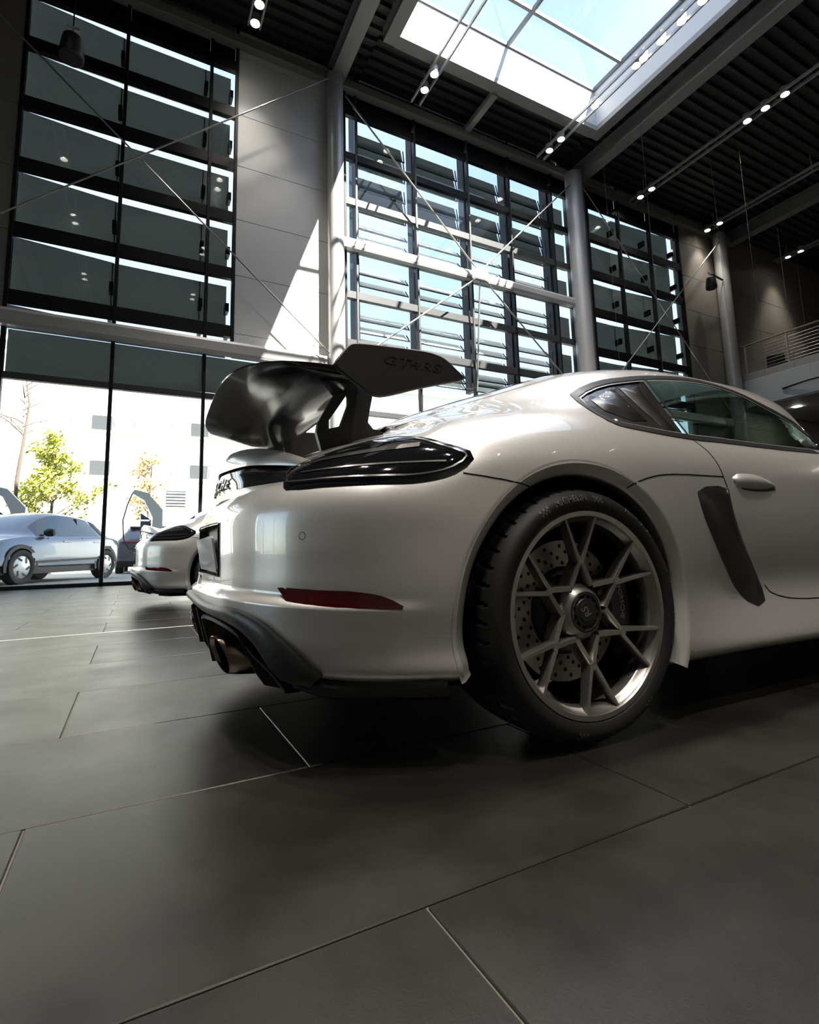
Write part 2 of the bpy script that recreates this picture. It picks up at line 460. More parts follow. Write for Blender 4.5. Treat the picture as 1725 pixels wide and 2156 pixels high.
# louvred window between the columns
def louvre_window(n):
    w = win_root(n)
    xs = [4.55, 4.87, 6.67, 8.47, 10.03, 11.78, 12.65]
    for i, x in enumerate(xs):
        b = MB(); b.bbox(x-.03, x+.03, YF-.13, YF+.02, 5.05, ZTOP, .006); b.build('mullion', FRAME_G if i in (1, 2, 3) else FRAME, w)
        if 0 < i < 6:
            b = MB(); b.bbox(x+.03, x+.17, YF+.16, YF+.50, 5.05, ZTOP, .006); b.build('louvre_post', FRAME, w)
    rows = [12.15, 10.85, 9.55, 8.25, 6.95, 5.65]
    b = MB(); b.box(4.55, 12.65, YF+.02, YF+.05, 12.48, ZTOP); b.build('head_panel', FRAME, w)
    for i, s in enumerate(rows):
        b = MB(); b.bbox(xs[0], xs[-1], YF-.11, YF+.02, s+.02, s+.22, .006); b.build('transom', FRAME if i < 2 else FRAME_G, w)
        z1 = s+.02; z0 = (rows[i+1]+.22) if i < 5 else 5.05
        for k in range(6):
            xa, xb = xs[k]+.03, xs[k+1]-.03
            b = MB(); b.box(xa, xb, YF-.006, YF+.006, z0, z1); b.build('pane', GLASSM, w)
            if k in (1, 2, 3, 4):
                nb = 3
                for q in range(nb):
                    zc = z0+.16+(z1-z0-.10)*(q)/nb
                    L = .38 if i > 1 else .50
                    ang = R_(48 if i > 1 else 74)
                    dz, dy = L/2*math.sin(ang), L/2*math.cos(ang)
                    yc = YF+.34
                    t = .008
                    b = MB()
                    b.add([(xa+.05, yc-dy, zc-dz), (xb-.16, yc-dy, zc-dz), (xb-.16, yc+dy, zc+dz), (xa+.05, yc+dy, zc+dz), (xa+.05, yc-dy, zc-dz+t), (xb-.16, yc-dy, zc-dz+t), (xb-.16, yc+dy, zc+dz+t), (xa+.05, yc+dy, zc+dz+t)],
                          [(0,1,2,3),(7,6,5,4),(0,4,5,1),(1,5,6,2),(2,6,7,3),(3,7,4,0)])
                    bo = b.build('louvre_blade', BLADE if i > 1 else SHADE, w)  # upper two rows take the darker screen colour to stand in for shade
                    b = MB(); b.bar((xa+.02, yc-dy-.01, zc-dz), (xb-.12, yc-dy-.01, zc-dz), .026, .026); b.bar((xb-.12, yc-dy, zc-dz), (xb-.08, yc+dy, zc+dz), .03, .02)
                    b.build('blade_frame', FRAME, bo)
            elif k == 5:
                b = MB(); b.box(xa, xb, YF+.30, YF+.33, z0+.02, z1-.18); b.build('sun_screen', SHADE, w)
    return w
louvre_window(2)

# solid walls
def panels(name, x0, x1, zs, mt, y=YF, d=.10, back=.25):
    b = MB(); b.box(x0, x1, y-d+.02, y+back, zs[0], zs[-1])
    o = structure(b.build(name, WALLD))
    for a, c in zip(zs, zs[1:]):
        p = MB(); p.bbox(x0+.004, x1-.004, y-d, y-d+.03, a+.006, c-.006, .004); p.build('wall_panel', mt, o)
    return o
PZ = [5.05, 5.52, 6.93, 8.32, 9.70, 11.05, 12.62, 13.35]
panels('wall_front_panel', 1.835, 4.55, PZ, WALLP)
panels('wall_front_left', -6.5, -2.38, [5.05, 5.52, 6.9, 8.25, 9.6, 10.95, 12.3, 13.35], WALLB)
panels('wall_front_centre', 12.65, 13.365, PZ, WALLD)
panels('wall_front_right', 18.29, 31, [0, 1.6, 3.2, 5.05, 6.6, 8.0, 9.4, 10.8, 12.2, 13.35], WALLB)
b = MB(); b.box(-11, -6.5, YF-.08, YF+.25, 0, 13.35); structure(b.build('wall_front_far', WALLD))

# columns, beams, girts
def column(x, y, r, z1=12.85):
    b = MB(); b.lathe([(0, 0), (r*1.5, 0), (r*1.5, .02), (r, .02), (r, z1), (0, z1)], 40, lambda rr, a, h: (x+rr*math.cos(a), y+rr*math.sin(a), h))
    return b.build('column', GALV, None, 40)
tag(column(4.20, 11.62, .205), 'round grey steel column beside the white wall panel', 'column')
tag(column(12.55, 11.62, .275), 'round grey steel column where louvred and dark windows meet', 'column')
tag(column(20.45, 11.62, .25), 'round steel column at the end of the gallery railing', 'column')
def ibeam(x, w, y0, y1, z0, z1):
    b = MB(); f = .05; t = .05
    prof = [(x-w/2, z0), (x+w/2, z0), (x+w/2, z0+f), (x+t/2, z0+f), (x+t/2, z1-f), (x+w/2, z1-f), (x+w/2, z1), (x-w/2, z1), (x-w/2, z1-f), (x-t/2, z1-f), (x-t/2, z0+f), (x-w/2, z0+f)]
    b.sweep(prof, lambda p, t: (p[0], y0+(y1-y0)*t, p[1]))
    return b
for k, (x, lab) in enumerate(((4.27, 'grey roof beam above the column by the white panel'), (12.98, 'grey roof beam beside the skylight edge'), (21.6, 'dark roof beam over the gallery'), (-4.4, 'dark roof beam above the tall left window'))):
    tag(ibeam(x, .38, -9.8, 11.9, 12.82, 13.34).build('roof_beam', BEAMM), lab, 'beam')
def girt(x0, x1, z0, z1, y0=11.66, y1=11.80):
    b = MB()
    prof = [(y0, z0), (y1, z0), (y1, z0+.03), (y0+.03, z0+.05), (y0+.03, z1-.05), (y1, z1-.03), (y1, z1), (y0, z1), (y0-.02, z1-.06), (y0-.02, z0+.06)]
    b.sweep(prof, lambda p, t: (x0+(x1-x0)*t, p[0], p[1]))
    return b
tag(girt(-6.4, 4.10, 4.90, 5.22).build('tie_beam', GALV), 'long grey tie beam across the left window wall', 'beam')
tag(girt(4.35, 12.35, 8.20, 8.46).build('tie_beam', GALV), 'grey tie beam across the middle of the louvred window', 'beam')
tag(girt(12.75, 20.3, 4.90, 5.22).build('tie_beam', GALV), 'grey tie beam across the dark window, low', 'beam')
for x0, x1, z in ((-11, 4.08, 12.80), (4.46, 12.78, 12.80), (13.18, 21.4, 12.80)):
    b = MB(); b.bbox(x0, x1, 11.70, 11.95, z, z+.24, .01)
    lab = {4.08: 'ceiling edge beam over the tall left window', 12.78: 'ceiling edge beam over the louvred window', 21.4: 'ceiling edge beam over the dark window'}[x1]
    tag(b.build('edge_beam', BEAMM), lab, 'beam')
def rod(a, c, lab, r=.018):
    b = MB(); b.tube([a, c], r, 8)
    tag(b.build('bracing_rod', CABLE, None, 40), lab, 'rod', 'bracing rods')
yb = 11.50
rod((-4.4, yb, 12.55), (3.97, yb, 5.24), 'thin bracing rod falling across the tall left window')
rod((-4.4, yb-.05, 5.2), (3.97, yb-.05, 12.55), 'thin bracing rod rising across the tall left window')
rod((4.43, yb, 12.3), (8.35, yb, 8.45), 'bracing rod falling from the column over the louvred window', .022)
rod((12.25, yb, 12.3), (8.55, yb, 8.45), 'bracing rod rising to the right over the louvred window', .022)
rod((8.38, yb, 8.18), (4.43, yb, 5.0), 'bracing rod below the tie beam, running down to the left', .022)
rod((8.60, yb, 8.18), (12.25, yb, 5.0), 'bracing rod below the tie beam, running down to the right', .022)
rod((8.47, yb, 8.18), (8.47, 11.88, 4.95), 'upright hanger rod below the louvred window tie beam', .025)
rod((12.86, yb, 12.4), (20.17, yb, 5.1), 'bracing rod falling across the dark right window')
rod((12.86, yb-.05, 5.1), (20.17, yb-.05, 12.4), 'bracing rod rising across the dark right window')
b = MB(); b.box(8.2, 8.75, yb-.012, yb+.012, 8.10, 8.50); b.bar((8.3, yb, 8.14), (8.65, yb, 8.14), .05)
tag(b.build('gusset_plate', CABLE), 'steel gusset plate where the bracing rods meet', 'plate')

# ceiling: ribbed metal deck round the skylight
SKX0, SKX1, SKY0, SKY1 = 5.30, 11.95, 1.2, 10.0
def deck(name, x0, x1, y0, y1, z=13.36):
    b = MB(); p = .30
    prof = []
    y = y0
    while y < y1-1e-6:
        for q, dz in ((0, 0), (.11, 0), (.14, .10), (.27, .10)):
            yy = y+q
            if yy <= y1: prof.append((yy, z+dz))
        y += p
    prof.append((y1, prof[-1][1]))
    n = len(prof)
    b.add([(x0, a, c) for a, c in prof]+[(x1, a, c) for a, c in prof], [(i, i+1, n+i+1, n+i) for i in range(n-1)])
    return structure(b.build(name, DECK))
deck('ceiling', -11, SKX0-.3, -10, 12.2)
deck('ceiling_right', SKX1+.3, 31, -10, 12.2)
deck('ceiling_front', SKX0-.3, SKX1+.3, SKY1+.3, 12.2)
deck('ceiling_back', SKX0-.3, SKX1+.3, -10, SKY0-.3)
b = MB(); b.box(-11, SKX0-.3, -10, 12.3, 13.48, 13.6); b.box(SKX1+.3, 31, -10, 12.3, 13.48, 13.6); b.box(SKX0-.3, SKX1+.3, SKY1+.3, 12.3, 13.48, 13.6); b.box(SKX0-.3, SKX1+.3, -10, SKY0-.3, 13.48, 13.6)
structure(b.build('ceiling_insulation', DECK))
def skylight():
    s = win_root(7)
    fr = mat('skylight_frame_white', (0.62, 0.63, 0.64), 0.4)
    for x0, x1, y0, y1 in ((SKX0-.32, SKX0, SKY0-.3, SKY1+.3), (SKX1, SKX1+.32, SKY0-.3, SKY1+.3), (SKX0, SKX1, SKY1, SKY1+.32), (SKX0, SKX1, SKY0-.32, SKY0)):
        b = MB(); b.box(x0, x1, y0, y1, 12.98, 13.14); b.build('skylight_trim', BEAMM, s)
        b = MB(); b.box(x0 if x0 != SKX0 else x0, x1, y0, y1, 13.14, 14.30); b.build('skylight_kerb', fr, s)
    bars = mat('skylight_bar', (0.16, 0.17, 0.18), 0.4, 0.3)
    z = 14.32
    for x in (SKX0+.02, 8.65, SKX1-.02):
        b = MB(); b.bbox(x-.04, x+.04, SKY0, SKY1, z-.06, z+.06, .008); b.build('skylight_bar', bars, s)
    ys = [10.0, 8.95, 7.0, 5.05, 3.1, 1.2]
    for y in ys:
        b = MB(); b.bbox(SKX0, SKX1, y-.04, y+.04, z-.05, z+.07, .008); b.build('skylight_bar', bars, s)
    for xa, xb in ((SKX0, 8.65), (8.65, SKX1)):
        for ya, yb2 in zip(ys[1:], ys):
            b = MB(); b.box(xa+.04, xb-.04, ya+.04, yb2-.04, z, z+.012); b.build('skylight_pane', SKYGLASS, s)
skylight()
b = MB(); b.bbox(8.30, 8.48, 10.3, 11.75, 12.92, 13.10, .01); tag(b.build('cross_beam', BEAMM), 'short grey cross beam between skylight and louvred window', 'beam')

# remaining walls of the hall, behind and beside the camera
b = MB(); b.box(-11, 31, -10.2, -10, 0, 13.4); structure(b.build('wall_back', mat('wall_plaster', (0.32, 0.30, 0.275), 0.7)))
b = MB(); b.box(30.8, 31, -10, 12, 0, 13.4); structure(b.build('wall_right', WALLD))
def left_wall():
    o = MB(); o.box(-11.2, -11, -10, 12.2, 4.4, 13.4); o.box(-11.2, -11, -10, 3, 0, 4.4); o.box(-11.2, -11, 10.5, 12.2, 0, 4.4)
    wl = structure(o.build('wall_left', mat('wall_plaster', (0.32, 0.30, 0.275), 0.7)))
    w = win_root(8)
    for y in (3, 5.5, 8, 10.5):
        b = MB(); b.bbox(-11.16, -11.02, y-.04, y+.04, 0, 4.4, .006); b.build('mullion', FRAME, w)
        if y < 10: 
            b = MB(); b.box(-11.1, -11.09, y+.04, y+2.46, .06, 4.36); b.build('pane', GLASSM, w)
left_wall()
# gallery on the right
def gallery():
    g = MB(); g.box(21.2, 30.8, -6, 11.85, 6.55, 7.05); 
    go = structure(g.build('floor_gallery', mat('gallery_slab', (0.30, 0.29, 0.28), 0.7)))
    f = MB(); f.bbox(21.12, 21.2, -6, 11.8, 5.75, 6.80, .01); f.build('fascia', mat('fascia_white', (0.62, 0.64, 0.66), 0.4), go)
    f = MB(); f.bbox(21.14, 21.24, -6, 11.8, 6.80, 7.08, .01); f.build('fascia_cap', GALV, go)
    f = MB(); f.box(21.2, 30.8, -6, 11.8, 5.70, 5.78); f.build('soffit', mat('soffit_grey', (0.40, 0.40, 0.42), 0.6), go)
    b = MB(); b.tube([(21.0, -6, 6.18), (21.0, 9.4, 6.18), (21.1, 10.3, 6.14)], .03, 8); b.build('pipe', FRAME, go, 40)
    r = thing('gallery_railing', 'steel gallery railing with horizontal wires on the upper floor', 'railing', (21.18, 0, 7.05))
    b = MB(); b.tube([(0, -6, 1.18), (0, 11.7, 1.18)], .03, 10); b.build('handrail', mat('handrail_wood', (0.30, 0.22, 0.14), 0.45), r, 40)
    y = 11.5
    while y > -6:
        b = MB(); b.bbox(-.02, .02, y-.03, y+.03, -.2, 1.16, .005); b.build('post', GALV, r); y -= 1.5
    for k in range(8):
        b = MB(); b.tube([(0, -6, .12+.125*k), (0, 11.7, .12+.125*k)], .006, 6); b.build('rail_wire', CABLE, r)
    for i, y in enumerate((8.4, 11.0)):
        t = thing('gallery_chair', ['dark lounge chair behind the gallery railing, near the column', 'dark lounge chair behind the gallery railing, nearer the frame edge'][1-i], 'chair', (22.4, y, 7.05), 0.6, 'gallery chairs')
        b = MB(); b.bbox(-.3, .3, -.3, .3, .30, .45, .03); b.build('seat', SEAT_D, t)
        b = MB(); b.bbox(.22, .34, -.3, .3, .45, .95, .03); b.build('backrest', SEAT_D, t)
        for sx in (-.25, .25):
            for sy in (-.25, .25):
                b = MB(); b.bar((sx, sy, 0), (sx, sy, .3), .03); b.build('leg', CABLE, t)
    for i, y in enumerate((10.6, 8.2, 5.8)):
        b = MB(); b.box(22.5, 22.72, y-.11, y+.11, 5.685, 5.70)
        tag(b.build('soffit_light', LAMP_E), ['square recessed light in the gallery soffit nearest the column', 'square recessed light in the gallery soffit, second from column', 'square recessed light in the gallery soffit, third from column'][i], 'light')
SEAT_D = mat('lounge_fabric', (0.02, 0.02, 0.022), 0.8)
gallery()

# ceiling light tracks; lamp pairs behind the camera are unseen, added as fill
LAMP_W = 470.0
def track(x, pairs, y0, y1, lab, z=12.74):
    t = thing('track_light', lab, 'light', (x, 0, z), 0, 'ceiling light tracks')
    for s in (-.13, .13):
        b = MB(); b.bbox(s-.02, s+.02, y0, y1, -.04, .05, .005); b.build('rail', GALV, t)
    for y in (y0+.5, (y0+y1)/2, y1-.5):
        b = MB(); b.bar((0, y, .0), (0, y, .55), .02); b.bar((-.13, y, .02), (.13, y, .02), .03); b.build('hanger', GALV, t)
    for a, c in pairs:
        for y in (a, c):
            b = MB(); b.lathe([(.0, .105), (.09, .105), (.098, .06), (.105, -.05), (.112, -.05), (.112, .15), (0, .15)], 24, lambda r, an, h: (r*math.cos(an), y+r*math.sin(an), h))
            lo = b.build('lamp', GALV, t, 40)
            b = MB(); b.lathe([(0, .075), (.090, .075)], 24, lambda r, an, h: (r*math.cos(an), y+r*math.sin(an), h)); b.build('lamp_lens', LAMP_E, lo)
            sd = bpy.data.lights.new('lamp_beam', 'SPOT'); sd.energy = LAMP_W*(0.22 if y > 9.9 else 1.0); sd.color = (1.0, 0.93, 0.84); sd.spot_size = R_(76); sd.spot_blend = 0.7; sd.shadow_soft_size = .08
            so = bpy.data.objects.new('lamp_beam', sd); COL.objects.link(so); so.parent = t; so.location = (0, y, -.055)
track(2.03, [(10.97, 10.5), (7.3, 6.8), (3.0, 2.5), (-1.2, -1.7), (-6.0, -6.5)], -9, 11.1, 'ceiling light track over the floor left of the skylight')
track(6.42, [(10.80, 10.28), (3.4, 2.9), (-6.0, -6.5)], -9, 11.3, 'ceiling light track under the skylight, lamps near the louvred window')
track(10.95, [(10.99, 10.49), (9.16, 7.79), (7.57, 7.06), (6.52, 6.0), (-6.0, -6.5)], -9, 11.4, 'ceiling light track along the right edge of the skylight')
track(15.40, [(11.26, 10.80), (7.58, 7.08), (6.57, 3.5), (-5, -5.5)], -9, 11.6, 'ceiling light track right of the skylight beam')
track(19.5, [(11.47, 10.98)], 4, 11.7, 'ceiling light track before the gallery')
track(24.6, [(11.17, 10.68)], 4, 11.7, 'ceiling light track over the gallery')
track(-2.35, [(6.2, 5.7), (3.2, 2.7), (-1.2, -1.7)], -9, 8.0, 'unseen ceiling light track added left of the foreground car for fill')  # whole track is out of view, added for overhead fill light
# loudspeakers
def speaker(loc, rz, lab):
    t = thing('loudspeaker', lab, 'speaker', loc, rz)
    b = MB(); b.lathe([(0, .24), (.12, .23), (.155, .20), (.17, .10), (.20, -.15), (.195, -.20), (.17, -.22), (0, -.22)], 28, None); b.build('housing', BLK, t, 40)
    b = MB(); b.lathe([(0, -.2215), (.165, -.2215)], 28, None); b.build('grille', FRAME, t)
    b = MB(); b.tube([(0, 0, .22), (0, 0, .40)], .02, 8); b.bar((-.1, 0, .40), (.1, 0, .40), .05); b.build('bracket', GALV, t)
    return t
BLK = mat('speaker_black', (0.012, 0.012, 0.013), 0.45)
t = speaker((-1.31, 10.0, 9.53), 0, 'black loudspeaker hanging in front of the tall left window')
b = MB(); b.tube([(0, 0, .4), (0, 0, 3.28)], .012, 6); b.build('suspension_rod', FRAME, t)
t = speaker((19.25, 11.4, 10.40), 0, 'black loudspeaker on the far column by the gallery')
b = MB(); b.bar((.0, .0, .40), (.95, .10, .40), .05); b.build('wall_arm', FRAME, t)
# hanging cables
for i, (x, y, z0) in enumerate(((14.1, 8, 5.3), (17.2, 8, 5.6), (18.1, 8, 5.6), (12.3, 10.15, 5.0), (12.6, 9.0, 5.2), (15.6, 8.0, 5.2))):
    b = MB(); b.tube([(x, y, z0), (x, y, 13.50 if not (SKX0-.3 < x < SKX1+.3) else 12.74)], .0035, 6)
    lab = ['thin cable hanging from the ceiling left of the far column', 'thin cable hanging over the gallery railing', 'rightmost thin cable hanging over the gallery', 'thin hanging cable in front of the dark window', 'leftmost thin hanging cable, before the steel column', 'thin cable hanging before the gallery column'][i]
    tag(b.build('hanging_cable', FRAME_G), lab, 'cable', 'hanging cables')
# ------------------------------------------------------------------ sports car body surface
# car space: x forward from the rear axle, w out to the right side, z up from the floor
CAR_A = (1.11264, 1.95511, 0.0)
CAR_RZ = R_(-1.18)
AXLE_Z = 0.337
def spline(t, ys):
    """natural cubic spline through ys at 0..n-1"""
    ys = np.asarray(ys, float); n = len(ys)
    A = np.zeros((n, n)); b = np.zeros(n)
    A[0,0] = A[-1,-1] = 1
    for i in range(1, n-1):
        A[i,i-1] = 1; A[i,i] = 4; A[i,i+1] = 1
        b[i] = 6*(ys[i-1]-2*ys[i]+ys[i+1])
    m = np.linalg.solve(A, b)
    t = np.asarray(t, float)
    k = np.clip(np.floor(t).astype(int), 0, n-2); u = t-k
    a, c = ys[k], ys[k+1]
    return a*(1-u)+c*u - u*(1-u)/6*((2-u)*m[k]+(1+u)*m[k+1])
XS = [2.482, 2.0, 1.5, 1.0, 0.7, 0.4, 0.15, -0.1, -0.3]
#      front fan (x, w) x4,            side w at XS,                                              corner fan (x, w) x6
ROWS = [
 # bottom tuck
 dict(f=[(3.22,0),(3.18,.33),(3.06,.58),(2.86,.68)], w=[.70,.70,.70,.70,.70,.70,.70,.70,.70], c=[(-.40,.66),(-.50,.60),(-.60,.52),(-.68,.40),(-.73,.22),(-.75,0)], z=[.12]*4+[.12,.12,.12,.12,.12,.12,.12,.14,.17]+[.18]*6),
 # bottom edge
 dict(f=[(3.36,0),(3.32,.36),(3.18,.62),(2.90,.78)], w=[.83,.825,.83,.832,.835,.85,.865,.870,.868], c=[(-.43,.843),(-.56,.785),(-.68,.69),(-.78,.53),(-.845,.28),(-.87,0)], z=[.12]*4+[.13,.14,.145,.15,.152,.155,.17,.18,.195]+[.205]*6),
 # sill ledge
 dict(f=[(3.39,0),(3.35,.37),(3.21,.63),(2.93,.80)], w=[.86,.864,.874,.880,.882,.887,.892,.892,.885], c=[(-.44,.862),(-.58,.805),(-.71,.705),(-.81,.545),(-.875,.29),(-.90,0)], z=[.22]*4+[.22,.205,.198,.198,.200,.212,.24,.25,.26]+[.27]*6),
 dict(f=[(3.40,0),(3.36,.37),(3.22,.64),(2.94,.81)], w=[.875,.848,.832,.835,.846,.879,.900,.902,.894], c=[(-.445,.871),(-.59,.815),(-.718,.715),(-.82,.555),(-.885,.295),(-.908,0)], z=[.34]*4+[.34,.33,.325,.325,.33,.34,.35,.36,.365]+[.365]*6),
 dict(f=[(3.40,0),(3.36,.37),(3.22,.64),(2.94,.82)], w=[.885,.858,.842,.845,.857,.887,.908,.910,.900], c=[(-.447,.876),(-.595,.822),(-.725,.722),(-.825,.56),(-.886,.30),(-.908,0)], z=[.46]*4+[.47,.46,.455,.455,.455,.46,.465,.465,.465]+[.46]*6),
 dict(f=[(3.37,0),(3.33,.37),(3.19,.64),(2.93,.82)], w=[.89,.872,.860,.862,.872,.895,.912,.912,.902], c=[(-.447,.876),(-.595,.822),(-.72,.722),(-.82,.562),(-.882,.30),(-.904,0)], z=[.55]*4+[.58,.58,.575,.575,.575,.58,.58,.575,.57]+[.555]*6),
 dict(f=[(3.28,0),(3.24,.36),(3.11,.63),(2.88,.81)], w=[.875,.868,.862,.864,.874,.894,.908,.908,.894], c=[(-.445,.871),(-.590,.815),(-.713,.715),(-.81,.557),(-.874,.298),(-.896,0)], z=[.62]*4+[.68,.68,.68,.68,.68,.685,.685,.675,.665]+[.645]*6),
 # upper flank
 dict(f=[(3.08,0),(3.05,.35),(2.96,.60),(2.79,.76)], w=[.82,.84,.848,.850,.858,.874,.884,.880,.862], c=[(-.43,.826),(-.56,.757),(-.67,.655),(-.752,.505),(-.81,.27),(-.83,0)], z=[.69]*4+[.77,.775,.78,.78,.785,.79,.79,.78,.765]+[.745,.73,.72,.715,.712,.71]),
 # shoulder
 dict(f=[(2.82,0),(2.80,.33),(2.74,.56),(2.64,.69)], w=[.73,.79,.805,.808,.812,.818,.815,.80,.775], c=[(-.40,.735),(-.505,.665),(-.595,.57),(-.67,.44),(-.73,.235),(-.755,0)], z=[.77]*4+[.83,.845,.86,.865,.872,.885,.89,.875,.85]+[.825,.80,.785,.78,.778,.777]),
 # glass base and up
 dict(f=[(2.55,0),(2.54,.31),(2.52,.52),(2.48,.61)], w=[.62,.70,.765,.768,.770,.765,.745,.715,.675], c=[(-.375,.63),(-.455,.565),(-.53,.48),(-.595,.37),(-.64,.20),(-.66,0)], z=[.82]*4+[.86,.88,.895,.91,.922,.938,.945,.925,.892]+[.862,.835,.82,.815,.812,.81]),
 dict(f=[(2.35,0),(2.35,.28),(2.34,.46),(2.33,.53)], w=[.50,.61,.715,.725,.725,.715,.685,.64,.59], c=[(-.36,.54),(-.42,.475),(-.48,.40),(-.53,.305),(-.57,.165),(-.585,0)], z=[.85]*4+[.895,.94,.97,.987,.992,.995,.988,.955,.918]+[.888,.862,.85,.845,.842,.84]),
 dict(f=[(2.20,0),(2.20,.25),(2.20,.38),(2.19,.44)], w=[.42,.53,.645,.665,.662,.645,.608,.56,.505], c=[(-.345,.455),(-.39,.39),(-.435,.325),(-.475,.245),(-.505,.135),(-.515,0)], z=[.865]*4+[.93,1.0,1.066,1.09,1.091,1.07,1.034,.985,.938]+[.902,.882,.872,.868,.865,.863]),
 # roof rail
 dict(f=[(2.10,0),(2.10,.22),(2.10,.32),(2.09,.37)], w=[.36,.47,.57,.595,.592,.57,.528,.475,.415], c=[(-.33,.365),(-.36,.31),(-.39,.255),(-.415,.19),(-.435,.105),(-.44,0)], z=[.88]*4+[.97,1.08,1.147,1.178,1.176,1.146,1.082,1.014,.953]+[.926,.91,.902,.898,.896,.894]),
 dict(f=[(2.04,0),(2.04,.18),(2.04,.27),(2.04,.31)], w=[.30,.42,.50,.522,.518,.492,.448,.392,.325], c=[(-.315,.28),(-.335,.235),(-.35,.19),(-.365,.14),(-.375,.075),(-.38,0)], z=[.895]*4+[.99,1.117,1.196,1.228,1.224,1.186,1.113,1.037,.967]+[.945,.932,.926,.923,.921,.92]),
 dict(f=[(2.0,0),(2.0,.12),(2.0,.18),(2.0,.21)], w=[.2,.30,.38,.40,.396,.37,.33,.28,.22], c=[(-.305,.185),(-.315,.155),(-.322,.125),(-.33,.09),(-.335,.05),(-.337,0)], z=[.91]*4+[1.005,1.14,1.232,1.265,1.259,1.216,1.138,1.054,.979]+[.962,.953,.948,.945,.944,.943]),
 dict(f=[(1.97,0),(1.97,.05),(1.97,.08),(1.97,.1)], w=[.1,.15,.2,.21,.21,.195,.17,.145,.11], c=[(-.302,.09),(-.305,.075),(-.308,.06),(-.31,.045),(-.312,.025),(-.313,0)], z=[.92]*4+[1.015,1.156,1.254,1.286,1.279,1.234,1.152,1.064,.984]+[.972,.966,.963,.961,.96,.959]),
 # centre line
 dict(f=[(1.95,0)]*4, w=[0]*9, c=[(-.30,0)]*6, z=[.925]*4+[1.018,1.161,1.261,1.292,1.285,1.24,1.157,1.067,.986]+[.984]*6),
]
XROW0 = [2.482, 2.0, 1.5, 1.0, 0.7, 0.4, 0.15, -0.1, -0.3]
def car_grid(nu=360, nv=150):
    K = len(ROWS); M = 19
    G = np.zeros((K, M, 3))
    for k, r in enumerate(ROWS):
        fade = max(0.0, (k-8)/8.0)
        # the windscreen rakes back towards the roof
        xs = list(XS)
        pts = [(x, w) for x, w in r['f']] + [(x, w) for x, w in zip(xs, r['w'])] + list(r['c'])
        if k >= 9:
            xf = r['f'][-1][0]
            base = [xf - (xf-1.5)*q for q in (0.22, 0.58)]
            pts[4] = (base[0], r['w'][0]); pts[5] = (base[1], r['w'][1])
        for m in range(M):
            G[k, m] = (pts[m][0], pts[m][1], r['z'][m])
        if k >= 11:
            for m, dz in ((4, .03), (5, .066), (6, .043), (7, .016), (8, .006)): G[k, m, 2] += dz
        for m, dz in ((13, .004), (14, .019), (15, .024), (16, .019), (17, .006)):
            G[k, m, 2] += dz*(0, 0, 0, 0, 0, 0, .1, .5, 1, 1, 1, .8, .5, .2, 0, 0, 0)[k]
    su = np.linspace(0, M-1, nu)
    sv = np.concatenate([np.linspace(0, 2.6, 26)[:-1], np.linspace(2.6, 3.9, 44)[:-1], np.linspace(3.9, K-1, nv-69)])
    nv = len(sv)
    T = np.zeros((K, nu, 3))
    for k in range(K):
        for c in range(3): T[k, :, c] = spline(su, G[k, :, c])
    S = np.zeros((nv, nu, 3))
    for i in range(nu):
        for c in range(3): S[:, i, c] = spline(sv, T[:, i, c])
    S[:, :, 1] = np.maximum(S[:, :, 1], 0.0)
    # ledge under the reflectors: the lower bumper steps out
    d = np.gradient(S, axis=1)[:, :, :2]
    n = np.stack([d[:, :, 1], -d[:, :, 0]], axis=2)
    n /= np.maximum(np.linalg.norm(n, axis=2, keepdims=True), 1e-6)
    sm = lambda t: np.clip(t, 0, 1)**2*(3-2*np.clip(t, 0, 1))
    side = sm((su-12.9)/2.2)[None, :]
    zl = 0.385+0.03*sm((su-13.0)/5.0)[None, :]
    step = sm((zl+0.012-S[:, :, 2])/0.024)*sm((S[:, :, 2]-0.19)/0.12)
    rec = sm((0.55-S[:, :, 2])/0.09)*sm((S[:, :, 2]-zl)/0.02)
    amt = side*(0.020*step-0.006*rec)
    S[:, :, 0] += n[:, :, 0]*amt
    S[:, :, 1] += n[:, :, 1]*amt
    S[:, :, 1] = np.maximum(S[:, :, 1], 0.0)
    S[:, 0, 1] = 0; S[:, -1, 1] = 0; S[-1, :, 1] = 0
    return S
def P(x, w, z):
    return (x, -w, z)
